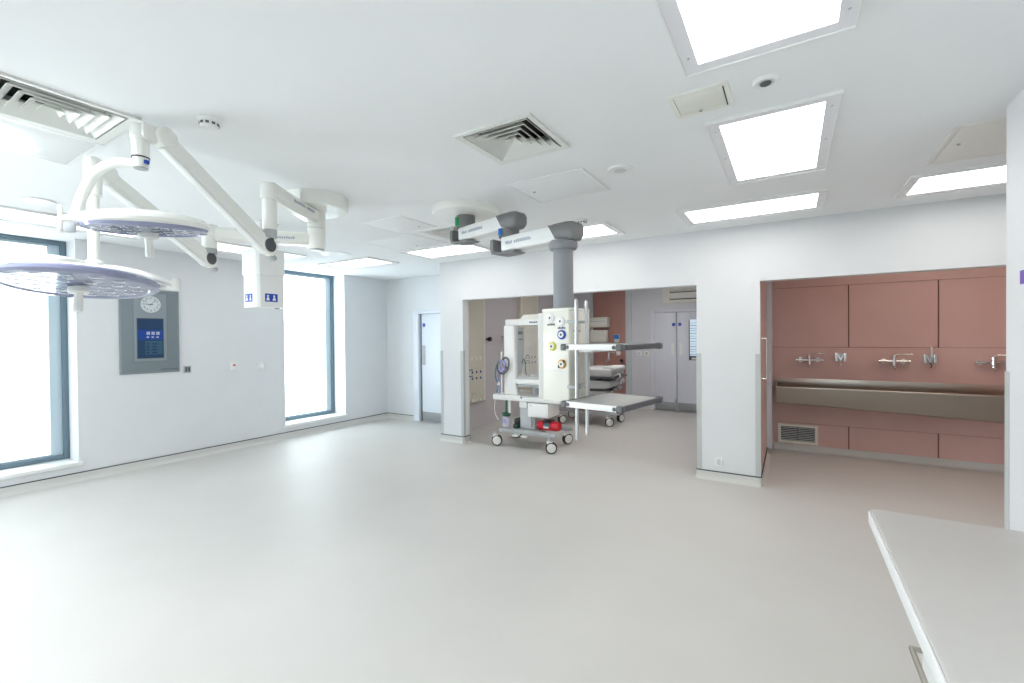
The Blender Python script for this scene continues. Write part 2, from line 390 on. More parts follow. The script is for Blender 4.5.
# corner guards on the piers and the free wall edge
def guard(n, x, y, sx, sy, lab):
    f = MB(); w, t = .045, .004
    f.box(x, x+sx*w, y, y-sy*t if True else y, .1, 1.365, M['guard']); f.box(x-sx*t, x, y-sy*t, y+sy*w, .1, 1.365, M['guard'])
    struct(f, 'trim_%d' % n, lab)
guard(4, -4.54, YP, 1, 1, 'plastic corner guard on the left edge of the left pier')
guard(5, O1[0], YP, -1, 1, 'plastic corner guard on the right edge of the left pier')
guard(6, O1[1], YP, 1, 1, 'plastic corner guard on the left edge of the right pier')
guard(7, O2[0], YP, -1, 1, 'plastic corner guard on the right edge of the right pier')
guard(8, .93, YR, 1, -1, 'plastic corner guard on the free edge of the right wall')

# ------------------------------------------------------------------ ceiling lights
def light(cx, cy, lx, ly, label, dm=None):
    t = thing('ceiling_light', label, 'ceiling light', (cx, cy, H), 'recessed ceiling lights')
    f = MB(); fw, zb = .056, H-.012
    for x0, x1, y0, y1 in ((-lx/2, -lx/2+fw, -ly/2, ly/2), (lx/2-fw, lx/2, -ly/2, ly/2), (-lx/2+fw, lx/2-fw, -ly/2, -ly/2+fw), (-lx/2+fw, lx/2-fw, ly/2-fw, ly/2)):
        f.box(cx+x0, cx+x1, cy+y0, cy+y1, zb, H+.01, M['lframe'])
    for x0, x1, y0, y1 in ((-lx/2-.008, -lx/2, -ly/2-.008, ly/2+.008), (lx/2, lx/2+.008, -ly/2-.008, ly/2+.008), (-lx/2, lx/2, -ly/2-.008, -ly/2), (-lx/2, lx/2, ly/2, ly/2+.008)):
        f.box(cx+x0, cx+x1, cy+y0, cy+y1, H-.018, H+.005, M['white'])
    fr = f.build('frame', t)
    f = MB(); f.box(cx-lx/2+fw, cx+lx/2-fw, cy-ly/2+fw, cy+ly/2-fw, H-.006, H+.002, dm or M['diff']); f.build('diffuser', t, 'glowing white diffuser')
    for sx in (-1, 1):
        for sy in (-1, 0, 1):
            f = MB(); px, py = cx+sx*(lx/2-fw/2), cy+sy*(ly/2-.12); f.cyl((px, py, zb+.001), (px, py, zb-.003), .006, M['lgrey'], seg=10); f.build('screw', fr)
SQ, LG = .585, 1.13
light(-.087, 1.51, SQ, LG, 'recessed ceiling light cut off by the top edge, nearest the camera')
light(-.087, 3.18, SQ, LG, 'recessed ceiling light next to the round sensor, second from the camera')
light(-.315, 4.60, 1.13, SQ, 'wide recessed ceiling light above the right pier')
light(1.31, 4.60, 1.12, SQ, 'wide recessed ceiling light at the right edge above the scrub bay')
light(-2.11, 4.60, 1.10, SQ, 'recessed ceiling light behind the grey pendant column')
light(-3.82, 4.58, 1.10, SQ, 'recessed ceiling light above the left pier')
light(-5.55, 4.58, 1.10, SQ, 'recessed ceiling light beside the window in the far corner', M['diff0'])
light(-5.90, 3.18, SQ, LG, 'recessed ceiling light partly hidden by the white ceiling service column', M['diff0'])
light(-5.90, 1.51, SQ, LG, 'recessed ceiling light over the left edge window', M['diff0'])
light(-5.90, -.16, SQ, LG, 'recessed ceiling light beyond the left edge of the view', M['diff0'])
light(-.087, -.16, SQ, LG, 'added ceiling light above the camera, out of view, for fill')  # added out of view as fill from behind the camera
light(-3.0, -.16, SQ, LG, 'added ceiling light left of the camera, out of view, brightening the near floor', M['diff4'])  # added out of view to lift the lower left floor
light(-2.3, 7.4, SQ, LG, 'added ceiling light hidden behind the partition header, brightening the corridor', M['diff2'])  # unseen lamp added to lift the dark corridor
light(1.55, 5.9, 1.10, .45, 'added warm ceiling light hidden behind the partition header, brightening the scrub bay', M['diff3'])  # unseen lamp added to brighten and warm the scrub bay
# ------------------------------------------------------------------ air diffusers
def diffuser(x0, x1, y0, y1, label):
    t = thing('air_diffuser', label, 'air vent', ((x0+x1)/2, (y0+y1)/2, H), 'square ceiling air diffusers')
    f = MB(); cx, cy, hx, hy = (x0+x1)/2, (y0+y1)/2, (x1-x0)/2, (y1-y0)/2
    def ring(f, a, a2, z, z2, m, th=.004):
        """square sloping ring from half-size a at height z to a2 at z2"""
        s0 = [(cx-a*hx, cy-a*hy, z), (cx+a*hx, cy-a*hy, z), (cx+a*hx, cy+a*hy, z), (cx-a*hx, cy+a*hy, z)]
        s1 = [(cx-a2*hx, cy-a2*hy, z2), (cx+a2*hx, cy-a2*hy, z2), (cx+a2*hx, cy+a2*hy, z2), (cx-a2*hx, cy+a2*hy, z2)]
        s2 = [(p[0], p[1], p[2]+th) for p in s1]; s3 = [(p[0], p[1], p[2]+th) for p in s0]
        f.loft([s0, s1, s2, s3, s0], m, cap=False)
    f.box(x0, x1, y0, y1, H+.105, H+.12, M['ventbk'])
    fr0 = f.build('backing', t, 'dark throat of the vent')
    f = MB(); ring(f, 1.0, .86, H-.012, H-.006, M['vent'], .012); ring(f, .86, .84, H-.004, H+.05, M['vent'], .004); fr = f.build('frame', t)
    f = MB()
    for k in range(5): a = .815-.165*k; ring(f, a, max(a-.15, .01), H-.010, H+.030, M['vent'], .005)
    f.build('louvers', t)
diffuser(-1.61, -1.12, 2.0, 2.49, 'square ceiling air vent in the middle of the ceiling')
diffuser(-3.36, -2.83, .43, .98, 'square ceiling air vent at the top left, beside the lamp arms')
diffuser(-3.37, -2.88, 3.58, 4.07, 'square ceiling air vent mostly hidden behind the first pendant arm')
# ------------------------------------------------------------------ access hatches
def hatch(x0, x1, y0, y1, m, label, cam=None, dark=False):
    t = thing('access_hatch', label, 'ceiling hatch', ((x0+x1)/2, (y0+y1)/2, H), 'ceiling access hatches')
    f = MB(); w = .022
    for a in ((x0, x0+w, y0, y1), (x1-w, x1, y0, y1), (x0+w, x1-w, y0, y0+w), (x0+w, x1-w, y1-w, y1)): f.box(*a, H-.007, H+.001, m)
    f.build('frame', t)
    f = MB(); f.box(x0+w+.004, x1-w-.004, y0+w+.004, y1-w-.004, H-.006, H+.001, m, .001); p = f.build('panel', t)
    if dark:
        f = MB(); f.box(x1-w-.004, x1-w+.001, y0+w, y1-w, H-.0085, H+.0, M['ventbk']); f.build('hinge_gap', t, 'dark gap along the hinge')
    if cam:
        f = MB(); f.cyl((*cam, H-.005), (*cam, H-.012), .009, M['alu'], seg=12); f.box(cam[0]-.008, cam[0]+.008, cam[1]-.0015, cam[1]+.0015, H-.0135, H-.0115, M['dgrey']); f.build('cam_lock', p)
hatch(-.50, -.235, 2.235, 2.475, M['hatch'], 'small cream ceiling hatch beside the near lights', (-.38, 2.44), True)
hatch(-1.81, -1.19, 2.85, 3.40, M['ceil'], 'white ceiling hatch between the middle vent and the pendant arms', (-1.70, 3.1))
hatch(.78, 1.40, 3.42, 4.08, M['hatch2'], 'beige ceiling hatch at the right edge behind the wall', (.86, 3.72))
hatch(-3.97, -3.38, .36, .99, M['white'], 'white ceiling hatch beside the top left vent', (-3.9, .55))
hatch(-3.62, -3.08, 3.02, 3.54, M['ceil'], 'faint ceiling hatch left of the pendant ceiling cover', (-3.2, 3.4))
hatch(-4.3, -3.5, 3.62, 4.2, M['ceil'], 'faint ceiling hatch over the left pier near the wide light', (-3.9, 4.1))
# ------------------------------------------------------------------ round ceiling devices
def disc(x, y, r, label, name='ceiling_speaker', cat='speaker'):
    t = thing(name, label, cat, (x, y, H))
    f = MB(); f.lathe([(r, 0), (r, .006), (r*.93, .012), (r*.88, .012)], (x, y, H), -Z, M['white'], 40); f.build('rim', t)
    f = MB(); f.lathe([(r*.88, .002), (r*.87, .010), (r*.5, .012), (0, .0125)], (x, y, H), -Z, M['lgrey'] if name == 'ceiling_speaker' else M['white'], 40); f.build('grille' if name == 'ceiling_speaker' else 'cover', t)
disc(-.985, 3.015, .085, 'round flush ceiling speaker right of the long white hatch')
disc(-5.16, 1.10, .1, 'round flush ceiling speaker left of the lamp arms')
disc(-5.18, 3.92, .19, 'round white blanking plate on the ceiling beside the lamp spindle', 'ceiling_plate', 'ceiling plate')
def smoke(x, y, r, label, dark=True):
    t = thing('smoke_detector', label, 'smoke detector', (x, y, H))
    f = MB(); f.lathe([(r, 0), (r, .012), (r*.95, .018), (r*.95, .018)], (x, y, H), -Z, M['white'], 32); f.build('base', t)
    f = MB(); f.lathe([(r*.86, .016), (r*.82, .038), (r*.66, .046), (0, .048)], (x, y, H), -Z, M['white'], 32); hd = f.build('head', t)
    f = MB()
    for k in range(10):
        a = 2*PI*k/10; c = V((x+math.cos(a)*r*.80, y+math.sin(a)*r*.80, H-.03)); f.frame_box(c, V((-math.sin(a), math.cos(a), 0)), V((math.cos(a), math.sin(a), 0)), Z, (r*.3, r*.12, .012), M['dgrey'])
    f.build('slots', hd, 'dark sensing slots')
smoke(-2.55, 1.17, .052, 'white smoke detector between the left vent and the middle vent')
smoke(-1.73, 4.11, .055, 'small white smoke detector just above the pendant column')
t = thing('motion_sensor', 'round white ceiling sensor with a dark lens between the two near lights', 'sensor', (-.09, 2.33, H))
f = MB(); f.lathe([(.055, 0), (.055, .006), (.046, .014), (.034, .012)], (-.09, 2.33, H), -Z, M['white'], 32); f.build('rim', t)
f = MB(); f.lathe([(.034, .012), (.030, .0125), (.0, .013)], (-.09, 2.33, H), -Z, M['lgrey'], 24); f.lathe([(.024, .012), (.021, .019), (.012, .024), (0, .026)], (-.092, 2.328, H), -Z, M['dgrey'], 24); f.build('lens', t, 'dark lens')

# ------------------------------------------------------------------ things on the window wall
t = thing('wall_control_panel', 'slate grey wall panel with a clock and a blue screen, left of the middle of the window wall', 'control panel', (XL, 2.39, 1.66))
f = MB(); f.box(XL-.02, XL+.02, 2.085, 2.70, 1.155, 2.19, M['panel2'], .006); f.box(XL+.015, XL+.024, 2.10, 2.685, 1.17, 2.175, M['panel'], .002); f.build('back_plate', t)
f = MB()
f.box(XL+.022, XL+.028, 2.222, 2.56, 1.305, 2.14, M['panel2'], .002); ip = f.build('front_plate', t, 'lighter raised front plate')
f = MB()
for a in ((2.215, 2.222, 1.298, 2.147), (2.56, 2.567, 1.298, 2.147)): f.box(XL+.022, XL+.0265, *a, M['frame'])
for a in ((2.222, 2.56, 1.298, 1.305), (2.222, 2.56, 2.14, 2.147)): f.box(XL+.022, XL+.0265, *a, M['frame'])
f.build('edge_seal', ip, 'dark line around the front plate')
CY, CZ = 2.393, 2.005
f = MB(); f.lathe([(.103, 0), (.103, .006), (.099, .008), (.099, .006), (0, .006)], (XL+.028, CY, CZ), X, M['clockface'], 40); ck = f.build('clock', t, 'white round clock face showing just after nine')
f = MB()
for k in range(60):
    a = 2*PI*k/60; L = .012 if k % 5 == 0 else .006; rr = .094-L/2
    f.frame_box((XL+.0345, CY+math.sin(a)*rr, CZ+math.cos(a)*rr), V((0, math.cos(a), -math.sin(a))), V((0, math.sin(a), math.cos(a))), X, (.003 if k % 5 == 0 else .0014, L, .0012), M['text'])
f.build('minute_marks', ck)
for h_ in range(1, 13):
    a = 2*PI*h_/12; text_mesh(str(h_), .036, (XL+.0348, CY+math.sin(a)*.072, CZ+math.cos(a)*.072), Y, Z, M['text'], ck, 'numeral')
def hand(ang, L, w, z):
    f = MB(); a = math.radians(ang); d = V((0, math.sin(a), math.cos(a))); s_ = V((0, math.cos(a), -math.sin(a)))
    f.frame_box(V((XL+.0355+z, CY, CZ))+d*(L/2-.012), s_, d, X, (w, L+.024, .0014), M['black']); f.build('clock_hand', ck, 'black clock hand')
hand(273, .055, .007, 0); hand(42, .084, .005, .002)
f = MB(); f.box(XL+.027, XL+.031, 2.248, 2.525, 1.338, 1.835, M['dgrey'], .002); f.box(XL+.03, XL+.0325, 2.256, 2.517, 1.346, 1.827, M['screen']); sc = f.build('screen', t, 'dark blue display screen')
f = MB(); f.box(XL+.0325, XL+.0332, 2.262, 2.512, 1.57, 1.69, M['screenb']); f.box(XL+.0325, XL+.0332, 2.33, 2.512, 1.385, 1.555, M['screeng'])
for k in range(3): f.box(XL+.0332, XL+.0336, 2.345+.05*k, 2.38+.05*k, 1.63, 1.668, M['textl']); f.box(XL+.0332, XL+.0336, 2.345+.05*k, 2.37+.05*k, 1.592, 1.61, M['textl'])
for k in range(4): f.box(XL+.0332, XL+.0336, 2.34, 2.37, 1.40+.036*k, 1.42+.036*k, M['screen']); f.box(XL+.0332, XL+.0336, 2.40, 2.45, 1.40+.036*k, 1.42+.036*k, M['screen'])
f.build('screen_fields', sc, 'coloured fields shown on the screen')
f = MB(); marks(f, (XL+.0245, 2.49, 1.19), Y, Z, X, .06, .018, M['text'], 3); marks(f, (XL+.0245, 2.56, 1.19), Y, Z, X, .11, .016, M['text'], 5); f.build('lettering', t, 'small dark lettering')
t = thing('socket_outlet', 'small dark metal wall socket right below the control panel', 'socket', (XL, 2.79, 1.175))
f = MB(); f.box(XL-.001, XL+.012, 2.748, 2.832, 1.13, 1.222, M['mgrey'], .003); f.build('face_plate', t)
f = MB(); f.box(XL+.011, XL+.015, 2.762, 2.786, 1.145, 1.207, M['dgrey']); f.build('port', t); f = MB(); f.box(XL+.011, XL+.015, 2.794, 2.818, 1.145, 1.207, M['dgrey']); f.build('port', t)
t = thing('call_point', 'white wall call point with a red button between the panel and the far window', 'call point', (XL, 3.37, 1.185))
f = MB(); f.box(XL-.001, XL+.022, 3.325, 3.42, 1.125, 1.25, M['white'], .005); f.build('body', t)
f = MB(); f.lathe([(.016, 0), (.016, .006), (.008, .01), (0, .011)], (XL+.02, 3.37, 1.198), X, M['red'], 20); f.build('button', t, 'red button')
t = thing('blank_outlet', 'white round wall outlet nearest the far window', 'socket', (XL, 3.76, 1.165))
f = MB(); f.box(XL-.001, XL+.01, 3.71, 3.82, 1.11, 1.22, M['wall'], .004); f.build('face_plate', t)
f = MB(); f.lathe([(.04, 0), (.04, .008), (.03, .012), (0, .012)], (XL+.009, 3.765, 1.165), X, M['white'], 28); f.build('cap', t)
t = thing('socket_outlet', 'white socket plate low on the right pier', 'socket', (-.65, YP, .2))
f = MB(); f.box(-.692, -.608, YP-.012, YP+.001, .155, .245, M['white'], .003); f.build('face_plate', t)
f = MB(); f.box(-.626, -.621, YP-.0145, YP-.011, .165, .225, M['mgrey']); f.box(-.680, -.640, YP-.0145, YP-.011, .168, .232, M['lgrey'], .002); f.build('port', t)
t = thing('wall_sign', 'small purple sign on the right wall at the picture edge', 'sign', (.93, 3.0, 1.82))
f = MB(); f.box(.925, .931, 2.92, 3.083, 1.785, 1.855, M['white'], .001); f.build('plate', t)
f = MB(); f.box(.9235, .926, 2.94, 3.079, 1.788, 1.852, M['purple']); f.build('print', t, 'purple print')

# ------------------------------------------------------------------ scrub trough, taps, brackets, grille
t = thing('scrub_trough', 'long brushed steel scrub trough on the rose wall', 'sink', (1.1, 7.15, .6))
def sec(x, zb):
    # closed section in (y,z): outer shell then inner basin
    return [(x, y_, z_) for y_, z_ in ((7.1495, .974), (7.1495, zb+.03), (6.95, zb), (6.80, zb), (6.77, zb+.015), (6.685, .882), (6.685, .884), (6.70, .884), (6.705, .875), (6.80, zb+.04), (6.95, zb+.02), (7.125, zb+.05), (7.128, .974))]
f = MB(); XA, XB = -.16, 2.3; f.loft([sec(XA, .675), sec(XB, .585)], M['steel']); bs = f.build('basin', t, angle=25)
f = MB(); f.loft([[(XA-.002, y_, z_) for y_, z_ in ((7.148, .974), (7.148, .70), (6.95, .675), (6.80, .675), (6.77, .69), (6.685, .884), (6.686, .898), (7.128, .955))], [(XA+.004, y_, z_) for y_, z_ in ((7.148, .974), (7.148, .70), (6.95, .675), (6.80, .675), (6.77, .69), (6.685, .884), (6.686, .898), (7.128, .955))]], M['steel']); f.build('end_panel', t)
f = MB(); f.box(XA, XB, 7.118, 7.130, .86, .976, M['steel2'], .002); f.build('lit_upstand_face', t, 'upstand face in lighter steel, standing in for reflected light')  # same steel as the basin; its reflection is put into the colour
f = MB(); f.box(XA-.002, XB, 6.652, 6.706, .884, .902, M['steel2'], .006, 3); f.build('front_lip', t, 'rolled front lip, coloured lighter as a highlight')  # lip highlight is put into the lighter steel colour
def tap(x, z, label, wide=1.):
    t = thing('wall_mixer_tap', label, 'tap', (x, 7.15, z), 'wall mixer taps over the trough')
    yb = 7.085; f = MB()
    f.cyl((x, yb, z-.055), (x, yb, z+.07), .022, M['chrome'], bev=.004); f.cyl((x, 7.152, z), (x, yb, z), .018, M['chrome']); f.build('body', t)
    f = MB(); f.cyl((x-.125*wide, yb, z), (x+.125*wide, yb, z), .017, M['chrome'])
    for sx in (-1, 1):
        f.cyl((x+sx*.095, 7.152, z), (x+sx*.095, yb, z), .014, M['chrome']); f.cyl((x+sx*.095, 7.152, z), (x+sx*.095, 7.142, z), .03, M['chrome'])
    f.build('mixer_bar', t)
    for sx in (-1, 1):
        f = MB(); f.cyl((x+sx*.125*wide, yb, z), (x+sx*.155*wide, yb, z), .021, M['chrome'], bev=.005); f.build('valve_knob', t)
    f = MB(); f.tube([(x, yb, z+.068), (x+.03, yb-.01, z+.085), (x+.09, yb-.03, z+.086), (x+.165, yb-.035, z+.086)], .0075, M['chrome']); f.build('elbow_lever', t)
    f = MB(); f.tube([(x, yb, z-.05), (x, yb-.015, z-.062), (x, yb-.05, z-.066), (x, yb-.07, z-.085)], .013, M['chrome']); f.build('spout', t)
tap(.21, 1.225, 'chrome elbow lever tap over the left end of the trough')
tap(1.07, 1.225, 'chrome elbow lever tap over the middle of the trough')
tap(1.925, 1.225, 'chrome elbow lever tap cut off by the right wall')
def bracket(x, z, label, rod):
    t = thing('soap_bracket', label, 'bracket', (x, 7.15, z), 'soap bottle brackets on the rose wall')
    f = MB(); f.box(x-.05, x+.05, 7.143, 7.152, z-.05, z+.05, M['alu'], .003); f.build('back_plate', t)
    f = MB()
    for sx in (-1, 1): f.box(x+sx*.045-.014, x+sx*.045+.014, 7.09, 7.146, z-.05, z+.06, M['chrome'], .004)
    f.prism([(-.03, .05), (0, -.01), (.03, .05), (.03, .03), (0, -.045), (-.03, .03)], (x, 7.11, z), X, Z, (0, .012, 0), M['chrome']); f.build('prongs', t)
    f = MB(); f.tube([(x, 7.12, z-.04), (x+.01, 7.09, z-.085), (x-.01, 7.085, z-.105)], .006, M['dgrey'] if rod else M['chrome']); f.build('hook', t)
    if rod:
        f = MB(); f.cyl((x+.015, 7.115, z+.02), (x+.015, 7.115, z+.15), .010, M['white']); f.build('pump_rod', t, 'pale upright pump rod')
bracket(.545, 1.262, 'metal bracket on the rose wall right of the left tap', False)
bracket(1.40, 1.255, 'metal bracket with an upright rod right of the middle tap', True)
t = thing('wall_grille', 'cream framed air grille low on the rose wall under the trough', 'air vent', (.078, 7.15, .225))
f = MB(); gx0, gx1, gz0, gz1 = -.15, .306, .095, .355
for a in ((gx0, gx0+.035, gz0, gz1), (gx1-.035, gx1, gz0, gz1), (gx0+.035, gx1-.035, gz0, gz0+.035), (gx0+.035, gx1-.035, gz1-.035, gz1)): f.box(a[0], a[1], 7.13, 7.152, a[2], a[3], M['ivory2'], .003)
f.build('frame', t)
f = MB(); f.box(gx0+.035, gx1-.035, 7.145, 7.1515, gz0+.035, gz1-.035, M['ventbk']); f.build('backing', t, 'dark duct behind the louvers')
f = MB()
for k in range(8):
    z = gz0+.046+.0235*k; f.frame_box((.078, 7.139, z), X, V((0, .8, .6)), V((0, -.6, .8)), (gx1-gx0-.07, .014, .003), M['lgrey'])
f.box(.075, .082, 7.133, 7.146, gz0+.035, gz1-.035, M['dgrey']); f.build('louvers', t)
t = thing('pull_handle', 'chrome pull handle on the side wall at the left of the scrub bay', 'handle', (-.265, 5.65, 1.3))
f = MB(); hx = -.225; f.tube([(-.266, 5.62, 1.52), (-.235, 5.62, 1.52), (hx, 5.62, 1.50), (hx, 5.62, 1.30), (hx, 5.62, 1.10), (-.235, 5.62, 1.08), (-.266, 5.62, 1.08)], .011, M['chrome'], n=5); f.build('bar', t)
for z in (1.08, 1.52):
    f = MB(); f.cyl((-.266, 5.62, z), (-.258, 5.62, z), .024, M['chrome']); f.build('rose', t)

# ------------------------------------------------------------------ worktop bottom right
t = thing('worktop', 'pale solid worktop in the bottom right corner', 'worktop', (.59, 1.1, .86))
f = MB(); f.prism([(.2516, -.6), (.93, -.6), (.93, 2.156), (.275, 2.156), (.262, 2.152), (.2545, 2.143), (.2516, 2.13)], (0, 0, .852), X, Y, (0, 0, .048), M['worktop'], .003); f.build('slab', t)
f = MB(); f.box(.2465, .2514, -.6, 2.132, .853, .8975, M['worklip'], .002); f.build('edge_highlight', t, 'worktop edge coloured lighter for the light it catches')  # light on the rounded edge is painted as a paler strip
f = MB(); f.box(.918, .93, -.6, 2.15, .9, 1.0, M['worktop'], .003); f.build('upstand', t)
t = thing('base_cabinet', 'white base cabinet under the worktop with a bar handle', 'cabinet', (.6, .42, 0))
f = MB(); f.box(.285, .925, -.55, 1.425, .10, .851, M['white']); f.build('carcass', t)
f = MB(); f.box(.34, .925, -.5, 1.38, 0, .10, M['dgrey']); f.build('plinth', t)
for y0, y1 in ((.75, 1.425), (.10, .745), (-.55, .095)):
    f = MB(); f.box(.266, .285, y0+.002, y1-.002, .115, .848, M['white'], .002); d = f.build('door', t)
    ye = y1-.03
    f = MB(); f.tube([(.268, ye, .815), (.246, ye, .815), (.242, ye-.008, .815), (.242, ye-.1, .815), (.242, ye-.21, .815), (.246, ye-.218, .815), (.268, ye-.218, .815)],   .006, M['steel'], n=4); f.build('handle', d, 'satin metal bar handle')
f = MB(); f.box(.88, .925, 1.43, 2.12, .78, .851, M['white']); f.build('wall_batten', t)

# ------------------------------------------------------------------ ceiling service column with the blue stickers
BX, BY = -4.42, 2.50
t = thing('ceiling_service_column', 'square white ceiling column with two blue stickers, hanging left of the far window', 'ceiling column', (BX, BY, H))
def oct_(h, c): return [(-h+c, -h), (h-c, -h), (h, -h+c), (h, h-c), (h-c, h), (-h+c, h), (-h, h-c), (-h, -h+c)]
f = MB(); f.prism(oct_(.145, .028), (BX, BY, 2.185), X, Y, (0, 0, .24), M['white'], .003); f.build('upper_housing', t)
f = MB(); f.prism(oct_(.136, .026), (BX, BY, 1.868), X, Y, (0, 0, .32), M['white'], .003); lh = f.build('lower_housing', t)
f = MB(); f.prism(oct_(.075, .014), (BX, BY, 2.42), X, Y, (0, 0, .27), M['white']); f.build('neck', t)
f = MB(); f.prism(oct_(.11, .02), (BX, BY, 2.685), X, Y, (0, 0, .016), M['white']); f.build('ceiling_flange', t)
def sticker(o, u, n):
    f = MB(); o, u, n = V(o), V(u), V(n)
    f.frame_box(o, u, Z, n, (.125, .078, .001), M['blue'])
    for s_ in (-.034, .028):
        c = o+u*s_+n*.001
        f.cyl(c+Z*.016, c+Z*.016+n*.0008, .010, M['white'], seg=12); f.prism([(-.018, -.026), (.018, -.026), (.008, .004), (-.008, .004)], c, u, Z, n*.0008, M['white'])
    f.build('sticker', lh, 'blue safety sticker with white figures')
sticker((BX+.136, BY-.005, 1.963), Y, X); sticker((BX-.02, BY-.136, 1.963), X, -Y)
f = MB(); f.box(BX+.08, BX+.11, BY+.06, BY+.09, 1.86, 1.869, M['dgrey']); f.build('foot_sensor', lh, 'small dark sensor')

# ------------------------------------------------------------------ surgical lamps on the common ceiling spindle
SX, SY = -3.261, 2.279
t = thing('surgical_light', 'pair of white surgical lamps on jointed arms from one ceiling drum', 'surgical light', (SX, SY, H))
f = MB(); f.lathe([(.245, 0), (.245, .085), (.235, .105), (.06, .112), (.06, .112)], (SX, SY, H), -Z, M['lamp'], 48)
f.box(SX-.15, SX+.15, SY-.235, SY-.225, H-.09, H-.02, M['lamp'], .004); f.build('ceiling_drum', t)
f = MB(); f.cyl((SX, SY, 2.60), (SX, SY, 2.455), .070, M['lamp'], bev=.006); f.cyl((SX, SY, 2.45), (SX, SY, 2.285), .070, M['lamp'], bev=.008); f.cyl((SX, SY, 2.286), (SX, SY, 2.272), .058, M['mgrey']); f.build('spindle', t)
def beam(name, p0, p1, h, w, m, h1=None, w1=None, under=True, parent=None, bev=.012):
    """tapered box beam between two points, upright section"""
    p0, p1 = V(p0), V(p1); d = (p1-p0).normalized(); s_ = d.cross(Z).normalized(); u = s_.cross(d).normalized(); h1 = h1 or h; w1 = w1 or w
    f = MB()
    def sc_(p, hh, ww):
        c = min(hh, ww)*.22
        return [p+s_*a+u*b_ for a, b_ in ((-ww/2+c, -hh/2), (ww/2-c, -hh/2), (ww/2, -hh/2+c), (ww/2, hh/2-c), (ww/2-c, hh/2), (-ww/2+c, hh/2), (-ww/2, hh/2-c), (-ww/2, -hh/2+c))]
    f.loft([sc_(p0, h, w), sc_(p1, h1, w1)], m)
    return f
# upper lamp assembly
E1 = V((-2.935, 1.704, 2.545)); E2 = V((-3.66, 1.67, 2.345))
f = beam('x', (SX, SY, 2.535), E1, .115, .095, M['lamp'])
f.lathe([(.068, 0), (.068, .10)], (SX, SY, 2.485), Z, M['lamp'], 28); a1 = f.build('upper_arm', t)
f = MB(); dn = (E1-V((SX, SY, 2.545))).normalized(); sd = dn.cross(Z).normalized()
o = (V((SX, SY, 2.535))+E1)/2
for sg in (-1, 1): marks(f, o+sd*.0478*sg-dn*.2*1+dn*(.0), dn, Z, sd*sg, .30, .022, M['textl'], 8+sg, 2)
f.build('lettering', a1, 'small grey lettering')
f = MB(); f.lathe([(.043, 0), (.045, .01), (.045, .20), (.054, .202), (.054, .298), (.046, .308), (0, .31)], (E1.x, E1.y, 2.285), Z, M['lamp'], 28); dt = f.build('drop_tube', t, 'upright drop tube of the upper arm')
f = MB(); f.cyl((E1.x, E1.y, 2.285), (E1.x, E1.y, 2.232), .043, M['mgrey']); f.build('swivel_ring', dt, 'grey swivel ring')
f = beam('x', (SX, SY, 2.36), E2, .10, .085, M['lamp'])
f.lathe([(.068, 0), (.068, .1)], (SX, SY, 2.31), Z, M['lamp'], 28); a2 = f.build('lower_arm', t)
f = MB(); dn = (E2-V((SX, SY, 2.36))).normalized(); sd = dn.cross(Z).normalized(); o = V((SX, SY, 2.35))+dn*.16
for sg in (-1, 1): marks(f, o+sd*.043*sg, dn, Z, sd*sg, .22, .020, M['textl'], 18+sg, 2)
f.build('lettering', a2, 'small grey lettering')
f = MB(); f.lathe([(.046, 0), (.048, .008), (.050, .09), (.058, .095), (.058, .165), (.05, .176), (0, .18)], (E2.x, E2.y, 2.235), Z, M['lamp'], 28); dt2 = f.build('drop_tube', t, 'upright drop tube of the lower arm')
f = MB(); f.cyl((E2.x, E2.y, 2.236), (E2.x, E2.y, 2.20), .047, M['mgrey']); f.build('swivel_ring', dt2, 'grey swivel ring')
def spring(K, top, nm):
    """knuckle, spring arm and upper elbow; returns nothing"""
    K, top = V(K), V(top); hv = V((top.x-K.x, top.y-K.y, 0)).normalized(); sd = hv.cross(Z).normalized()
    f = MB(); f.cyl(K-sd*.042, K+sd*.042, .045, M['dgrey'], bev=.004, seg=28); f.box(-.036, .036, -.036, .036, 0, .055, M['dgrey'], .006, T=Matrix.Translation(K)); f.build('knuckle', t, 'dark round knuckle joint')
    d = (top-K).normalized()
    f = beam('x', K-d*.06, top, .095, .068, M['lamp'], .08, .064); f.lathe([(.055, -.037), (.057, -.033), (.057, .033), (.055, .037)], K, sd, M['lamp'], 28); sa = f.build('spring_arm', t, 'sloping sprung arm')
    f = MB(); u = sd.cross(d).normalized(); 
    if u.z < 0: u = -u
    f.frame_box((K+top)/2-u*.050-d*.02, d, sd, u, ((top-K).length*.98, .05, .016), M['white'], .004); f.build('arm_underside', sa, 'white strip along the underside')
    f = MB(); f.frame_box(K-d*.075-u*.035, d, sd, u, (.05, .05, .03), M['mgrey'], .006); f.build('end_cap', sa, 'grey end cap')
    return d, sd, u
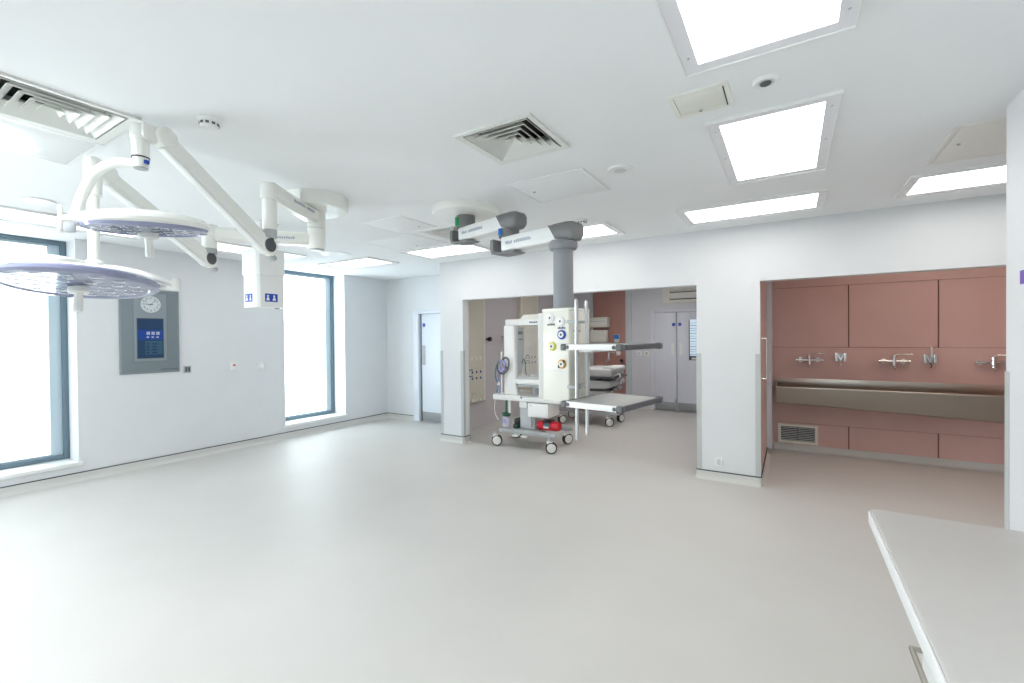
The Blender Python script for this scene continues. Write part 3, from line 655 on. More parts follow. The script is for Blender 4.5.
# upper lamp
T1 = V((-2.82, .971, 2.6)); K1 = V((E1.x-.022, E1.y-.012, 2.183)); J1 = V((-2.80, 1.06, 2.625))
spring(K1, J1, 1)
f = MB(); sdv = V((T1.x-K1.x, T1.y-K1.y, 0)).normalized(); s1 = sdv.cross(Z)
f.lathe([(.046, -.038), (.052, -.032), (.052, .032), (.046, .038)], J1+sdv*-.005, s1, M['lamp'], 28)
f.frame_box(V(((T1.x+J1.x)/2, (T1.y+J1.y)/2, J1.z)), sdv, s1, Z, ((T1-J1).length+.03, .076, .085), M['lamp'], .02); f.build('elbow', t)
f = MB(); f.lathe([(.034, 0), (.036, .002), (.038, .09), (.044, .095), (.044, .150), (.038, .162), (0, .165)], (T1.x, T1.y, 2.495), Z, M['lamp'], 28); dd = f.build('lamp_stem', t)
f = MB(); f.cyl((T1.x, T1.y, 2.496), (T1.x, T1.y, 2.490), .038, M['black']); f.cyl((T1.x, T1.y, 2.490), (T1.x, T1.y, 2.442), .034, M['lamp']); f.cyl((T1.x, T1.y, 2.443), (T1.x, T1.y, 2.436), .030, M['mgrey']); f.box(-.012, .012, -.012, .012, -.008, .012, M['blue'], .004, T=Matrix.Translation((T1.x+.030, T1.y+.012, 2.466))); f.build('stem_collar', dd)

def lamp_head(c, nrm, R, left, name, label, glassy=False):
    """round lamp: white shell, tinted glass band, lens face with LED cells, handle; nrm points up"""
    c, nrm = V(c), V(nrm).normalized(); lf = (V(left)-nrm*V(left).dot(nrm)).normalized(); bk = nrm.cross(lf)
    f = MB()
    if glassy: prof = [(0, .048), (R*.35, .046), (R*.7, .036), (R*.86, .022), (R*.90, .010), (R*.90, .002), (R*.85, -.004)]
    else: prof = [(0, .066), (R*.35, .064), (R*.7, .054), (R*.92, .036), (R, .012), (R, -.004), (R*.965, -.014), (R*.95, -.006)]
    f.lathe(prof, c, nrm, M['lamp'], 56); sh_ = f.build('lamp_head', t, label)
    f = MB()
    if glassy: f.lathe([(R*.90, .009), (R*.97, .004), (R, -.006), (R, -.022), (R*.96, -.034), (R*.86, -.036), (R*.84, -.030)], c, nrm, M['lens'], 56)
    else: f.lathe([(R*.955, -.008), (R*.97, -.016), (R*.94, -.030), (R*.86, -.036), (R*.84, -.030)], c, nrm, M['lens'], 56)
    f.build('glass_band', sh_, 'violet blue tinted glass band')
    f = MB(); f.lathe([(R*.85, -.020), (R*.3, -.020), (0, -.020)], c, nrm, M['ledplate'], 48); f.build('lamp_plate', sh_, 'silvery plate behind the lens')
    cells = [(0.30, 6, 0), (.50, 10, .2), (.70, 14, .1)]
    f = MB()
    for rr, n_, ph in cells:
        for k in range(n_):
            a = 2*PI*k/n_+ph; p = c+lf*(R*rr*math.cos(a))+bk*(R*rr*math.sin(a))-nrm*.021
            f.lathe([(R*.04, 0), (R*.07, .010), (R*.078, .011), (R*.062, .011), (R*.03, .003), (0, .002)], p, -nrm, M['led'], 12)
    f.build('light_cells', sh_, 'ring of small round light cells')
    f = MB(); f.lathe([(R*.86, -.034), (R*.6, -.040), (R*.3, -.043), (0, -.044)], c, nrm, M['clearlens'], 48); f.build('lens_cover', sh_, 'clear lens cover')
    f = MB(); f.lathe([(.042, -.040), (.045, -.046), (.045, -.066), (.040, -.072), (0, -.072)], c, nrm, M['lamp'], 28); hb = f.build('handle_socket', sh_)
    f = MB(); f.lathe([(.022, -.07), (.019, -.085), (.022, -.16), (.020, -.170), (0, -.172)], c, nrm, M['lamp'], 8); f.build('handle', sh_, 'white centre handle')
    return sh_, lf, bk
LC1 = V((-2.92, 1.03, 2.176)); R1 = .282
lft = V((-.325, -.945, 0)); tow = V((.945, -.325, 0))   # along the lamp's pivot, and towards the bay's middle
sh1, lf, bk = lamp_head(LC1, V((0, 0, 1))+tow*.085+lft*.06, R1, lft, 'a', 'upper round lamp head seen nearly edge on')
P1 = LC1+lf*(R1+.02)
f = MB(); f.tube([(T1.x, T1.y, 2.465), (-2.93, .90, 2.468), (-3.03, .85, 2.42), (-3.115, .825, 2.32), (-3.095, .80, 2.24), P1+V((-.02, .02, .0))], .024, M['lamp'], 14, 7); f.build('yoke_tube', t, 'curved tube carrying the upper lamp')
f = MB(); f.cyl(P1-lf*.06, P1+lf*.03, .030, M['lamp'], bev=.006); f.frame_box(P1+lf*.028, lf, bk, Z, (.018, .06, .13), M['lamp'], .006); f.frame_box(P1-lf*.0-Z*.035, lf, bk, Z, (.05, .055, .055), M['lgrey'], .008); f.build('side_pivot', t, 'side pivot plate of the upper lamp')
# lower lamp
T2 = V((-3.357, .932, 2.54)); K2 = V((E2.x-.018, E2.y-.01, 2.163)); J2 = V((-3.385, .99, 2.53))
spring(K2, J2, 2)
f = MB(); sdv = V((T2.x-K2.x, T2.y-K2.y, 0)).normalized(); s1 = sdv.cross(Z)
f.lathe([(.050, -.040), (.056, -.034), (.056, .034), (.050, .040)], J2, s1, M['lamp'], 28)
f.frame_box((T2+J2)/2+V((0, 0, .015)), sdv, s1, Z, ((T2-J2).length+.02, .08, .09), M['lamp'], .02); f.build('elbow', t)
f = MB(); f.lathe([(.026, 0), (.028, .42), (.040, .425), (.042, .59), (.036, .635), (0, .64)], (T2.x, T2.y, 1.96), Z, M['lamp'], 28); f.lathe([(.042, -.03), (.045, -.02), (.045, .05), (.03, .065)], (T2.x, T2.y, 1.955), Z, M['lamp'], 28); f.build('lamp_stem', t)
LC2 = V((-3.235, .835, 1.886)); R2 = .345
sh2, lf2, bk2 = lamp_head(LC2, V((0, 0, 1))-lft*.03-tow*.12, R2, lft, 'b', 'lower round lamp head at the left edge', True)
HB2 = V((T2.x, T2.y, 1.985))
f = MB(); f.tube([(-3.50, .60, 1.955), (-3.42, .64, 1.985), (-3.285, .75, 1.995), HB2, (-3.20, 1.06, 1.955), (-3.017, 1.195, 1.885)], .019, M['lamp'], 12, 6)
f.cyl((-3.017, 1.195, 1.92), (-3.017, 1.195, 1.845), .022, M['lamp'], bev=.006); f.cyl(LC2-lf2*.25, (-3.02, 1.19, 1.858), .013, M['lamp']); f.cyl(LC2+lf2*.26, (-3.50, .60, 1.95), .014, M['lamp']); f.build('carrying_yoke', t, 'white bar yoke carrying the lower lamp')

# ------------------------------------------------------------------ gas pendant: ceiling cover, two arms, column, service head
PX, PY = -2.45, 3.20
t = thing('medical_pendant', 'grey and white double arm medical pendant with a white gas head and two shelves', 'medical pendant', (PX, PY, H))
f = MB(); f.lathe([(.30, 0), (.30, .035), (.285, .06), (.16, .066)], (PX, PY, H), -Z, M['lamp'], 48); f.build('ceiling_cover', t, 'round white ceiling cover')
f = MB(); f.cyl((PX, PY, 2.638), (PX, PY, 2.53), .085, M['grey'], bev=.004, seg=36); f.build('ceiling_collar', t, 'dark grey collar')
vl = V((-.85, -.526, 0))
f = MB(); f.frame_box(V((PX, PY, 2.575))+vl*.072+V((.03, -.045, 0)), vl, V((.526, -.85, 0)), Z, (.035, .03, .075), M['green'], .003); f.build('brake_marker', t, 'green brake marker')
A2 = V((-1.91, 3.06, 0)); A3 = V((-1.386, 2.949, 0))
def parm(p, q, z, nm):
    p, q = V((p.x, p.y, z)), V((q.x, q.y, z)); d = (q-p).normalized(); s_ = d.cross(Z); L = (q-p).length
    ext = .13
    f = MB(); f.frame_box((p+q)/2+d*.02, d, s_, Z, (L+2*ext-.14, .125, .118), M['white'], .018, 3); ar = f.build('arm', t, nm)
    f = MB()
    for sg in (-1, 1): marks(f, p+d*.02+s_*sg*.0635-Z*.010, d if sg > 0 else d, Z, s_*sg, L*.48, .024, M['textl'], 31+sg, 2)
    f.build('lettering', ar, 'small blue grey lettering')
    # grey boot under the inner end
    f = MB(); pf = [(-ext-.02, .05), (-ext-.03, -.02), (-ext-.01, -.068), (-ext+.06, -.082), (.09, -.080), (.125, -.072), (.09, -.062), (-ext+.06, -.060), (-ext+.02, -.048), (-ext+.015, -.015), (-ext+.02, .05)]
    f.prism(pf, p-s_*.068, d, Z, s_*.136, M['grey'], .006); f.build('arm_boot', t, 'grey boot on the inner arm end')
    # grey housing on the outer end: cut slanting on the inner side, bulging outwards
    f = MB(); secs = []
    for a, w, zb, zt in ((-.085, .130, .058, .064), (-.06, .146, -.0, .066), (-.025, .150, -.055, .067), (.06, .150, -.064, .067), (.12, .142, -.062, .060), (.14, .12, -.05, .050), (.146, .09, -.04, .04)):
        c_ = .025; o_ = q+d*a
        zb_ = min(zb, zt-.01)
        secs.append([o_+s_*x_+Z*z_ for x_, z_ in ((-w/2+c_, zb_), (w/2-c_, zb_), (w/2, min(zb_+c_, zt)), (w/2, max(zt-c_, zb_)), (w/2-c_, zt), (-w/2+c_, zt), (-w/2, max(zt-c_, zb_)), (-w/2, min(zb_+c_, zt)))])
    f.loft(secs, M['grey'], smooth=True); f.build('arm_housing', t, 'grey housing on the outer arm end', angle=50)
parm(V((PX, PY, 0)), A2, 2.475, 'white upper arm'); parm(A2, A3, 2.30, 'white lower arm')
f = MB(); f.cyl((A2.x, A2.y, 2.42), (A2.x, A2.y, 2.355), .082, M['grey'], seg=36); f.build('elbow_collar', t, 'dark grey elbow collar')
f = MB(); f.frame_box(V((A2.x, A2.y, 2.388))+vl*.072+V((.03, -.045, 0)), vl, V((.526, -.85, 0)), Z, (.03, .03, .05), M['bluel'], .003); f.build('brake_marker', t, 'blue brake marker')
f = MB(); f.lathe([(.072, .09), (.072, .62), (.095, .625), (.104, .64), (.104, .67), (.092, .685), (.07, .688)], (A3.x, A3.y, 1.56), Z, M['tube'], 40)
f.cyl((A3.x, A3.y, 1.66), (A3.x, A3.y, 1.76), .072, M['tube'], seg=40); f.build('down_tube', t, 'grey down tube')
ra = math.radians(-9.5); U = V((math.cos(ra), math.sin(ra), 0)); Wd = V((-math.sin(ra), math.cos(ra), 0))
HC = V((A3.x, A3.y, 0))+U*.010; HW, HD, HB, HT = .249, .26, 1.1135, 1.7576
f = MB()
poly = [(-HW/2+.03, -HD/2), (HW/2-.01, -HD/2), (HW/2, -HD/2+.01), (HW/2, HD/2), (-HW/2, HD/2), (-HW/2, -HD/2+.03)]
f.prism(poly, V((HC.x, HC.y, HB)), U, Wd, (0, 0, HT-HB-.02), M['cream'], .004)
f.prism([(x_*1.02, y_*1.02) for x_, y_ in poly], V((HC.x, HC.y, HT-.022)), U, Wd, (0, 0, .022), M['cream'], .006)
hd = f.build('service_head', t, 'tall white gas service head')
f = MB()
for zz in (1.3225, 1.517): f.frame_box(V((HC.x, HC.y, zz))-Wd*(HD/2+.0003), U, Wd, Z, (HW-.04, .0012, .002), M['lgrey'])
f.build('panel_seams', hd)
f = MB(); f.frame_box(V((HC.x, HC.y, (HB+HT)/2-.01))-Wd*(HD/2-.008)-U*(HW/2-.008), (U+Wd*-1).normalized(), (U+Wd).normalized(), Z, (.016, .046, HT-HB-.04), M['white'], .004); f.build('corner_strip', hd, 'bright white corner strip')
f = MB()
for zz in (1.20, 1.60): f.frame_box(V((HC.x, HC.y, zz))+U*(HW/2)+Wd*.02, U, Wd, Z, (.004, .20, .012), M['mgrey'])
f.frame_box(V((HC.x, HC.y, 1.42))+U*(HW/2+.001)+Wd*.06, U, Wd, Z, (.003, .10, .50), M['ivory2'], .001); f.build('side_panel', hd, 'beige side panel')
FO = V((HC.x, HC.y, 0))-Wd*(HD/2)
def outlet(u, z, ring, lab, txt=False):
    o = FO+U*u+Z*z
    f = MB(); f.lathe([(.032, -.002), (.032, .010), (.028, .014), (.022, .014), (.020, .008), (.0, .008)], o, -Wd, ring, 28); q = f.build('gas_outlet', hd, lab)
    f = MB(); f.lathe([(.021, .006), (.021, .016), (.016, .019), (.009, .019), (.008, .012), (0, .012)], o, -Wd, M['white'], 24); f.cyl(o-Wd*.0125, o-Wd*.0145, .0085, M['black'], seg=16)
    if txt: marks(f, o-U*.03-Z*.052-Wd*.001, U, Z, -Wd, .06, .014, M['text'], int(z*1000))
    f.build('outlet_socket', q, 'white socket with a dark hole')
    return q, o
outlet(-.028, 1.691, M['white'], 'white gas outlet, highest on the head', True)
outlet(.060, 1.666, M['white'], 'white gas outlet just right of the highest', True)
outlet(.066, 1.574, M['blue'], 'blue ringed gas outlet')
outlet(-.016, 1.4935, M['yellow'], 'yellow green ringed gas outlet')
q, o = outlet(.066, 1.373, M['orange'], 'amber and black ringed gas outlet')
f = MB(); f.frame_box(o-U*.018-Z*.018-Wd*.0135, U, Z, Wd, (.020, .020, .003), M['black'], .001); f.frame_box(o+U*.019+Z*.017-Wd*.0135, U, Z, Wd, (.018, .018, .003), M['black'], .001); f.build('ring_quarters', q, 'black quarters of the ring')
# poles and shelves on the right of the head
PO1 = V((-1.2046, 2.760, 0)); PO2 = PO1+Wd*.142-U*.011
for p_, zb, zt in ((PO1, .876, 1.807), (PO2, .881, 1.807)):
    f = MB(); f.cyl((p_.x, p_.y, zb), (p_.x, p_.y, zt), .0125, M['alu'], bev=.003); po = f.build('rail_pole', t, 'upright aluminium pole')
    f = MB()
    for zz in (1.223, 1.66): f.frame_box(V((p_.x, p_.y, zz))-U*.035, U, Wd, Z, (.075, .022, .02), M['mgrey'], .003)
    f.build('pole_clamp', po, 'grey clamp to the head')
SF = V((-1.240, 2.598, 0))
def shelf(z, lab, w=.423, dp=.57):
    o = SF+Z*z; f = MB(); f.frame_box(o+U*(w/2)+Wd*(dp/2), U, Wd, Z, (w-.03, dp-.03, .018), M['shelf'], .004); s_ = f.build('shelf', t, lab)
    f = MB(); f.frame_box(o+U*(w/2)+Wd*.008-Z*.006, U, Wd, Z, (w-.05, .02, .036), M['white'], .003)
    for a in (.05, w-.05): f.cyl(o+U*a-Wd*.004-Z*.006, o+U*a-Wd*.0-Wd*.006-Z*.006, .012, M['dgrey'], seg=14)
    f.build('front_rail', s_, 'white front rail with dark plugs')
    f = MB()
    f.frame_box(o+U*(w-.012)+Wd*(dp/2)-Z*.006, U, Wd, Z, (.018, dp-.05, .034), M['dgrey'], .003); f.frame_box(o+U*.012+Wd*(dp/2)-Z*.006, U, Wd, Z, (.018, dp-.05, .034), M['dgrey'], .003); f.frame_box(o+U*(w/2)+Wd*(dp-.012)-Z*.006, U, Wd, Z, (w-.05, .018, .034), M['dgrey'], .003)
    f.build('side_rails', s_, 'dark grey side and back rails')
    for a in (.018, w-.018):
        for b_ in (.012, dp-.018):
            f = MB(); f.frame_box(o+U*a+Wd*b_-Z*.006, U, Wd, Z, (.044, .042, .042), M['buffer'], .010, 3); f.build('corner_buffer', s_, 'grey corner buffer')
    f = MB(); f.frame_box(V((HC.x, HC.y, z-.032))+U*(HW/2+.06)+Wd*.05, U, Wd, Z, (.16, .22, .03), M['white'], .004); f.build('shelf_bracket', s_, 'white bracket under the shelf')
shelf(1.500, 'upper shelf seen edge on'); shelf(1.140, 'lower shelf with a grey top')

# ------------------------------------------------------------------ castors
def castor(x, y, parent, r=.075, ang=0., top=.2, name='castor'):
    d = V((math.cos(ang), math.sin(ang), 0)); s_ = d.cross(Z); c = V((x, y, r))
    f = MB(); f.lathe([(.030, -.030), (r*.8, -.030), (r, -.022), (r, .022), (r*.8, .030), (.03, .030)], c, s_, M['black'], 28); q = f.build(name, parent, 'twin castor with white hub and black tyre')
    f = MB(); f.lathe([(r*.78, -.034), (r*.70, -.038), (.012, -.040), (.012, .040), (r*.70, .038), (r*.78, .034)], c, s_, M['castor'], 24); f.build('hub', q, 'white hub disc')
    f = MB(); f.frame_box(c+Z*(r*.82)-d*.02, d, s_, Z, (r*1.1, .05, r*.6), M['castor'], .012); f.cyl(c+Z*(r*1.0)-d*.03, V((c.x, c.y, top))-d*.03, .013, M['alu'], seg=14); f.build('fork', q, 'pale fork and stem')

# ------------------------------------------------------------------ infant care workstation on castors, inside the left opening
t = thing('infant_incubator', 'white infant incubator on a castor trolley standing in the left opening', 'incubator', (-3.17, 5.7, 0))
f = MB(); f.box(-3.58, -2.68, 5.40, 5.47, .20, .255, M['mgrey'], .01); f.box(-3.58, -2.68, 5.92, 5.99, .20, .255, M['mgrey'], .01); f.box(-3.36, -2.98, 5.44, 5.95, .205, .25, M['mgrey'], .01); f.build('base_frame', t, 'grey base frame')
for x_, y_, a_ in ((-3.61, 5.40, .5), (-2.72, 5.37, .5), (-2.76, 5.97, 1.0), (-3.62, 5.99, .2)): castor(x_, y_, t, .078, a_, .21)
f = MB(); f.box(-3.315, -3.07, 5.56, 5.84, .25, .66, M['lgrey'], .008); f.build('lift_column', t, 'light grey lifting column')
f = MB(); f.box(-3.28, -3.11, 5.52, 5.565, .29, .55, M['lgrey'], .006); f.build('column_cover', t)
f = MB(); f.box(-3.70, -2.62, 5.43, 6.02, .655, .735, M['white'], .014); tb = f.build('table', t, 'white working table')
f = MB(); f.box(-3.24, -2.72, 5.424, 5.50, .66, .735, M['white'], .006); f.box(-3.22, -3.20, 5.418, 5.43, .700, .728, M['dgrey'], .002); f.box(-3.22, -2.90, 5.420, 5.43, .722, .728, M['mgrey']); f.build('table_flap', tb)
f = MB(); f.box(-3.12, -2.80, 5.44, 5.80, .45, .645, M['white'], .008); dr = f.build('drawer_unit', t, 'white drawer under the table')
f = MB(); f.box(-3.10, -2.82, 5.432, 5.442, .462, .632, M['white'], .005); f.box(-3.085, -3.05, 5.429, 5.434, .60, .62, M['lgrey'], .002); f.build('drawer_front', dr)
f = MB(); f.box(-3.26, -3.14, 5.45, 5.52, .565, .66, M['white'], .006); f.build('bracket', t)
# canopy
f = MB(); f.prism([(-3.52, .74), (-3.30, .74), (-3.335, .92), (-3.345, 1.725), (-3.515, 1.725), (-3.515, .95)], (0, 5.46, 0), X, Z, (0, .07, 0), M['white'], .010); f.build('left_post', t, 'white left post')
f = MB(); f.box(-2.85, -2.70, 5.50, 5.72, .74, 1.72, M['white'], .012); f.build('right_post', t, 'white right post')
f = MB(); f.box(-3.505, -2.74, 5.48, 5.92, 1.725, 1.815, M['white'], .012); tp = f.build('top_bar', t, 'white top bar')
f = MB(); f.prism([(-3.27, 1.812), (-2.76, 1.812), (-2.76, 1.875), (-3.215, 1.875)], (0, 5.5, 0), X, Z, (0, .40, 0), M['cream'], .006); f.build('canopy_hood', tp, 'sloped cream hood on the top bar')
f = MB(); marks(f, (-3.10, 5.479, 1.755), X, Z, -Y, .11, .022, M['text'], 77); f.build('lettering', tp, 'small dark lettering')
f = MB(); f.box(-3.36, -2.90, 5.46, 5.95, .895, .965, M['white'], .012); mt = f.build('mattress_tray', t, 'white mattress tray')
f = MB(); f.box(-3.34, -2.92, 5.50, 5.93, .963, 1.0, M['linen'], .014); f.build('mattress', mt, 'thin white mattress')
f = MB(); f.box(-3.33, -2.93, 5.52, 5.92, .85, .896, M['lgrey'], .006); f.cyl((-3.13, 5.7, .73), (-3.13, 5.7, .85), .05, M['mgrey']); f.cyl((-3.0, 5.7, .73), (-3.0, 5.7, .85), .03, M['white']); f.build('tray_support', mt, 'grey tilt support')
f = MB()
f.box(-3.345, -2.935, 5.475, 5.481, .98, 1.70, M['clear']); f.box(-3.345, -2.935, 5.93, 5.936, .98, 1.70, M['clear']); f.box(-3.345, -3.339, 5.481, 5.93, .98, 1.70, M['clear']); f.build('clear_canopy', t, 'clear plastic canopy walls')
f = MB()
for k, (zz, w_, h_) in enumerate(((1.60, .085, .045), (1.54, .05, .02), (1.52, .085, .015), (1.45, .06, .02), (1.37, .03, .035), (1.26, .08, .03), (1.17, .07, .015), (1.08, .06, .03))):
    f.box(-3.43+.006*(k % 3), -3.43+.006*(k % 3)+w_*.9, 5.715, 5.722, zz, zz+h_, M['dgrey' if k in (0, 2) else 'mgrey'], .002)
f.box(-3.44, -3.34, 5.722, 5.74, 1.02, 1.70, M['mgrey'], .004); f.build('control_strip', t, 'grey control strip with small dark switches')
f = MB(); f.tube([(-3.33, 5.66, 1.18), (-3.30, 5.65, 1.24), (-3.275, 5.65, 1.2), (-3.27, 5.65, 1.10), (-3.26, 5.66, 1.01)], .008, M['dgrey'], n=5); f.tube([(-3.32, 5.66, 1.0), (-3.31, 5.65, 1.10), (-3.29, 5.64, 1.15)], .007, M['castor']); f.build('breathing_hose', t, 'dark hose inside the canopy')
f = MB()
for k in range(5): f.lathe([(.018, 0), (.02, .02), (.01, .028), (0, .028)], (-3.28+.075*k, 5.60+.03*(k % 2), .999), Z, M['mgrey'] if k % 2 else M['castor'], 14)
f.build('canopy_clips', t)
f = MB(); f.cyl((-3.545, 5.44, .70), (-3.545, 5.44, 1.35), .010, M['white'], bev=.003); f.build('infusion_pole', t, 'thin white infusion pole')
f = MB()
f.tube([(-3.52, 5.42, 1.24), (-3.45, 5.41, 1.27), (-3.40, 5.41, 1.22), (-3.42, 5.40, 1.10), (-3.50, 5.40, 1.04), (-3.58, 5.40, 1.07), (-3.60, 5.41, 1.16)], .012, M['dgrey'], n=6)
f.tube([(-3.50, 5.41, 1.25), (-3.47, 5.40, 1.16), (-3.43, 5.40, 1.12)], .016, M['dgrey'], n=5)
f.tube([(-3.58, 5.43, 1.22), (-3.63, 5.42, 1.12), (-3.64, 5.42, .98), (-3.60, 5.42, .88), (-3.62, 5.42, .76)], .011, M['tealtube'], n=6); f.tube([(-3.55, 5.42, 1.15), (-3.59, 5.42, 1.0), (-3.57, 5.42, .86), (-3.58, 5.42, .75)], .014, M['violet'], n=6)
f.tube([(-3.66, 5.44, .66), (-3.67, 5.43, .52), (-3.64, 5.43, .42), (-3.60, 5.44, .36)], .006, M['castor'], n=6); f.box(-3.60, -3.56, 5.40, 5.43, .87, .91, M['castor'], .006); f.build('cable_bundle', t, 'loops of dark and violet tubes')
f = MB(); f.tube([(-3.56, 5.415, 1.20), (-3.50, 5.405, 1.22), (-3.46, 5.405, 1.14), (-3.52, 5.405, 1.07), (-3.57, 5.41, 1.12)], .020, M['violet'], n=5); f.build('tube_coil', t, 'violet coiled tube')
f = MB(); f.lathe([(.05, 0), (.056, .02), (.056, .13), (.045, .15), (.04, .155)], (-3.475, 5.45, .275), Z, M['bottle'], 24); f.box(-3.50, -3.45, 5.392, 5.40, .33, .40, M['violet'], .003); bo = f.build('suction_bottle', t, 'milky suction bottle')
f = MB(); f.lathe([(.058, 0), (.06, .03), (.03, .05), (.015, .06)], (-3.475, 5.45, .43), Z, M['dgreen'], 20); f.box(-3.55, -3.40, 5.435, 5.465, .455, .475, M['dgrey'], .006); f.cyl((-3.475, 5.45, .48), (-3.475, 5.45, .66), .014, M['dgreen']); f.cyl((-3.43, 5.47, .45), (-3.43, 5.47, .66), .022, M['castor']); f.build('bottle_cap', bo, 'dark green bottle cap')
f = MB(); f.box(-3.345, -3.335, 5.45, 5.95, .3, .4, M['dgrey'], .003); f.box(-3.40, -3.33, 5.50, 5.60, .25, .31, M['dgreen'], .01); f.build('base_clutter', t, 'dark fittings on the base')
f = MB(); f.box(-3.34, -3.24, 5.36, 5.41, .165, .19, M['castor'], .008); f.box(-3.20, -3.10, 5.36, 5.42, .165, .19, M['castor'], .008); f.build('foot_pedal', t, 'pale foot pedals')
# red kit bag lying on the base
t = thing('kit_bag', 'red kit bag lying on the base of the incubator trolley', 'bag', (-2.83, 5.62, .25))
f = MB(); secs = []
for a, rr in ((0, .045), (.008, .058), (.03, .066), (.16, .068), (.29, .066), (.325, .058), (.335, .045)):
    secs.append([(-3.02+a, 5.58+rr*1.15*math.cos(k*PI/8), .324+rr*math.sin(k*PI/8)*(1. if math.sin(k*PI/8) > 0 else 1.0)) for k in range(16)])
f.loft(secs, M['red'], smooth=True); bg = f.build('bag_body', t)
f = MB(); f.box(-2.905, -2.805, 5.50, 5.66, .378, .402, M['black'], .01); f.tube([(-2.90, 5.49, .37), (-2.88, 5.47, .42), (-2.83, 5.47, .425), (-2.805, 5.49, .375)], .008, M['black'], n=5); f.build('bag_handle', bg, 'black carrying handle')
f = MB(); f.frame_box((-2.855, 5.502, .345), X, V((0, .35, .937)), V((0, -.937, .35)), (.09, .06, .006), M['frame'], .002); f.frame_box((-2.86, 5.492, .315), X, V((0, .1, .995)), V((0, -.995, .1)), (.08, .026, .006), M['lgrey'], .002); f.build('bag_label', bg, 'blue and white label')

# ------------------------------------------------------------------ stretcher further down the corridor
t = thing('hospital_stretcher', 'hospital stretcher with stacked white mattresses seen end on behind the pendant', 'stretcher', (-3.1, 7.75, 0))
f = MB(); f.box(-3.62, -2.56, 7.46, 7.52, .20, .25, M['mgrey'], .01); f.box(-3.62, -2.56, 7.94, 8.0, .20, .25, M['mgrey'], .01); f.box(-3.3, -2.9, 7.5, 7.96, .2, .26, M['mgrey'], .01); f.box(-3.25, -2.95, 7.58, 7.88, .25, .58, M['lgrey'], .01); f.build('base_frame', t)
for x_, y_, a_ in ((-3.50, 7.35, .9), (-2.66, 7.48, .4), (-2.63, 7.98, 1.1), (-3.56, 7.93, .2)): castor(x_, y_, t, .078, a_, .21)
f = MB(); f.box(-3.6, -2.72, 7.4, 8.1, .54, .615, M['linen'], .03); f.build('lower_cushion', t, 'lowest white cushion')
f = MB(); f.box(-3.62, -2.62, 7.38, 8.12, .615, .635, M['dgrey'], .004); f.build('lower_deck', t, 'dark deck edge')
f = MB(); f.prism([(-3.6, .645), (-2.70, .645), (-2.58, .70), (-2.62, .79), (-3.6, .80)], (0, 7.4, 0), X, Z, (0, .7, 0), M['linen'], .025); f.build('middle_cushion', t, 'middle white cushion')
f = MB(); f.box(-3.62, -2.55, 7.37, 8.13, .835, .862, M['dgrey'], .005); f.box(-3.5, -2.9, 7.45, 8.0, .79, .84, M['lacegrey'], .004); f.build('upper_deck', t, 'dark upper deck')
f = MB(); f.box(-3.6, -2.60, 7.39, 8.1, .862, 1.0, M['linen'], .03, 3); f.build('mattress', t, 'thick white mattress')
f = MB(); f.box(-2.76, -2.50, 7.42, 7.9, .955, 1.045, M['linen'], .04, 3); f.build('pillow', t, 'grey white pillow')
f = MB(); f.tube([(-2.56, 7.42, .65), (-2.46, 7.42, .72), (-2.40, 7.42, .85), (-2.38, 7.42, .80)], .014, M['alu'], n=5); f.tube([(-2.60, 7.40, .85), (-2.48, 7.40, .92), (-2.44, 7.40, .88), (-2.50, 7.40, .82)], .012, M['alu'], n=5); f.tube([(-2.55, 7.4, .62), (-2.48, 7.4, .70), (-2.44, 7.4, .66), (-2.42, 7.4, .74)], .016, M['lacegrey'], n=5); f.build('side_rail', t, 'folded metal side rail')
f = MB(); f.box(-3.3, -2.7, 7.44, 7.47, .255, .28, M['dred'], .006); f.build('base_reflection', t, 'dark red strip standing in for a reddish reflection along the base')  # reddish reflection under the stretcher, put in as a coloured strip

# ------------------------------------------------------------------ wall equipment in the corridor
def service_panel(y0, y1, z0, z1, label, seed, rows):
    t = thing('bedhead_service_panel', label, 'service panel', (-4.4, (y0+y1)/2, (z0+z1)/2), 'ivory service panels on the corridor wall')
    f = MB(); f.box(-4.405, -4.335, y0, y1, z0, z1, M['ivory'], .006); f.build('panel', t)
    f = MB(); f.box(-4.337, -4.332, y0+.01, y0+.06, z0+.01, z1-.01, M['ivory2'], .001); f.box(-4.337, -4.332, y1-.06, y1-.01, z0+.01, z1-.01, M['ivory2'], .001); f.build('edge_trim', t, 'paler edge trims')
    rnd = random.Random(seed)
    for z_, kind in rows:
        for k in range(4):
            yy = y0+(y1-y0)*(.27+.17*k)
            f = MB()
            if kind == 's': f.box(-4.337, -4.329, yy-.018, yy+.018, z_-.018, z_+.018, M['blue' if k % 2 else 'dgrey'], .003)
            elif kind == 'o': f.lathe([(.020, 0), (.020, .012), (.012, .016), (0, .016)], (-4.336, yy, z_), X, M['ivory2'], 16)
            else: f.box(-4.337, -4.330, yy-.028, yy+.028, z_-.03, z_+.03, M['ivory2'], .003)
            f.build('service_outlet', t)
        if kind == 's':
            f = MB(); marks(f, (-4.334, y0+(y1-y0)*.25, z_+.033), Y, Z, X, .13, .02, M['text'], seed+int(z_*100)); f.build('lettering', t)
service_panel(5.50, 6.165, .51, 2.62, 'ivory service panel just inside the left pier', 3, ((1.0, 's'), (.90, 's'), (1.22, 'p'), (.65, 'o'), (.55, 'o')))
service_panel(7.33, 8.03, .51, 2.62, 'ivory service panel seen through the incubator canopy', 9, ((1.16, 's'), (1.06, 's'), (1.42, 'p'), (.68, 'o')))
t = thing('wall_hook', 'black round knob on the mauve corridor wall', 'wall knob', (-4.4, 6.29, 1.53))
f = MB(); f.cyl((-4.402, 6.29, 1.53), (-4.35, 6.29, 1.53), .016, M['dgrey']); f.build('stem', t)
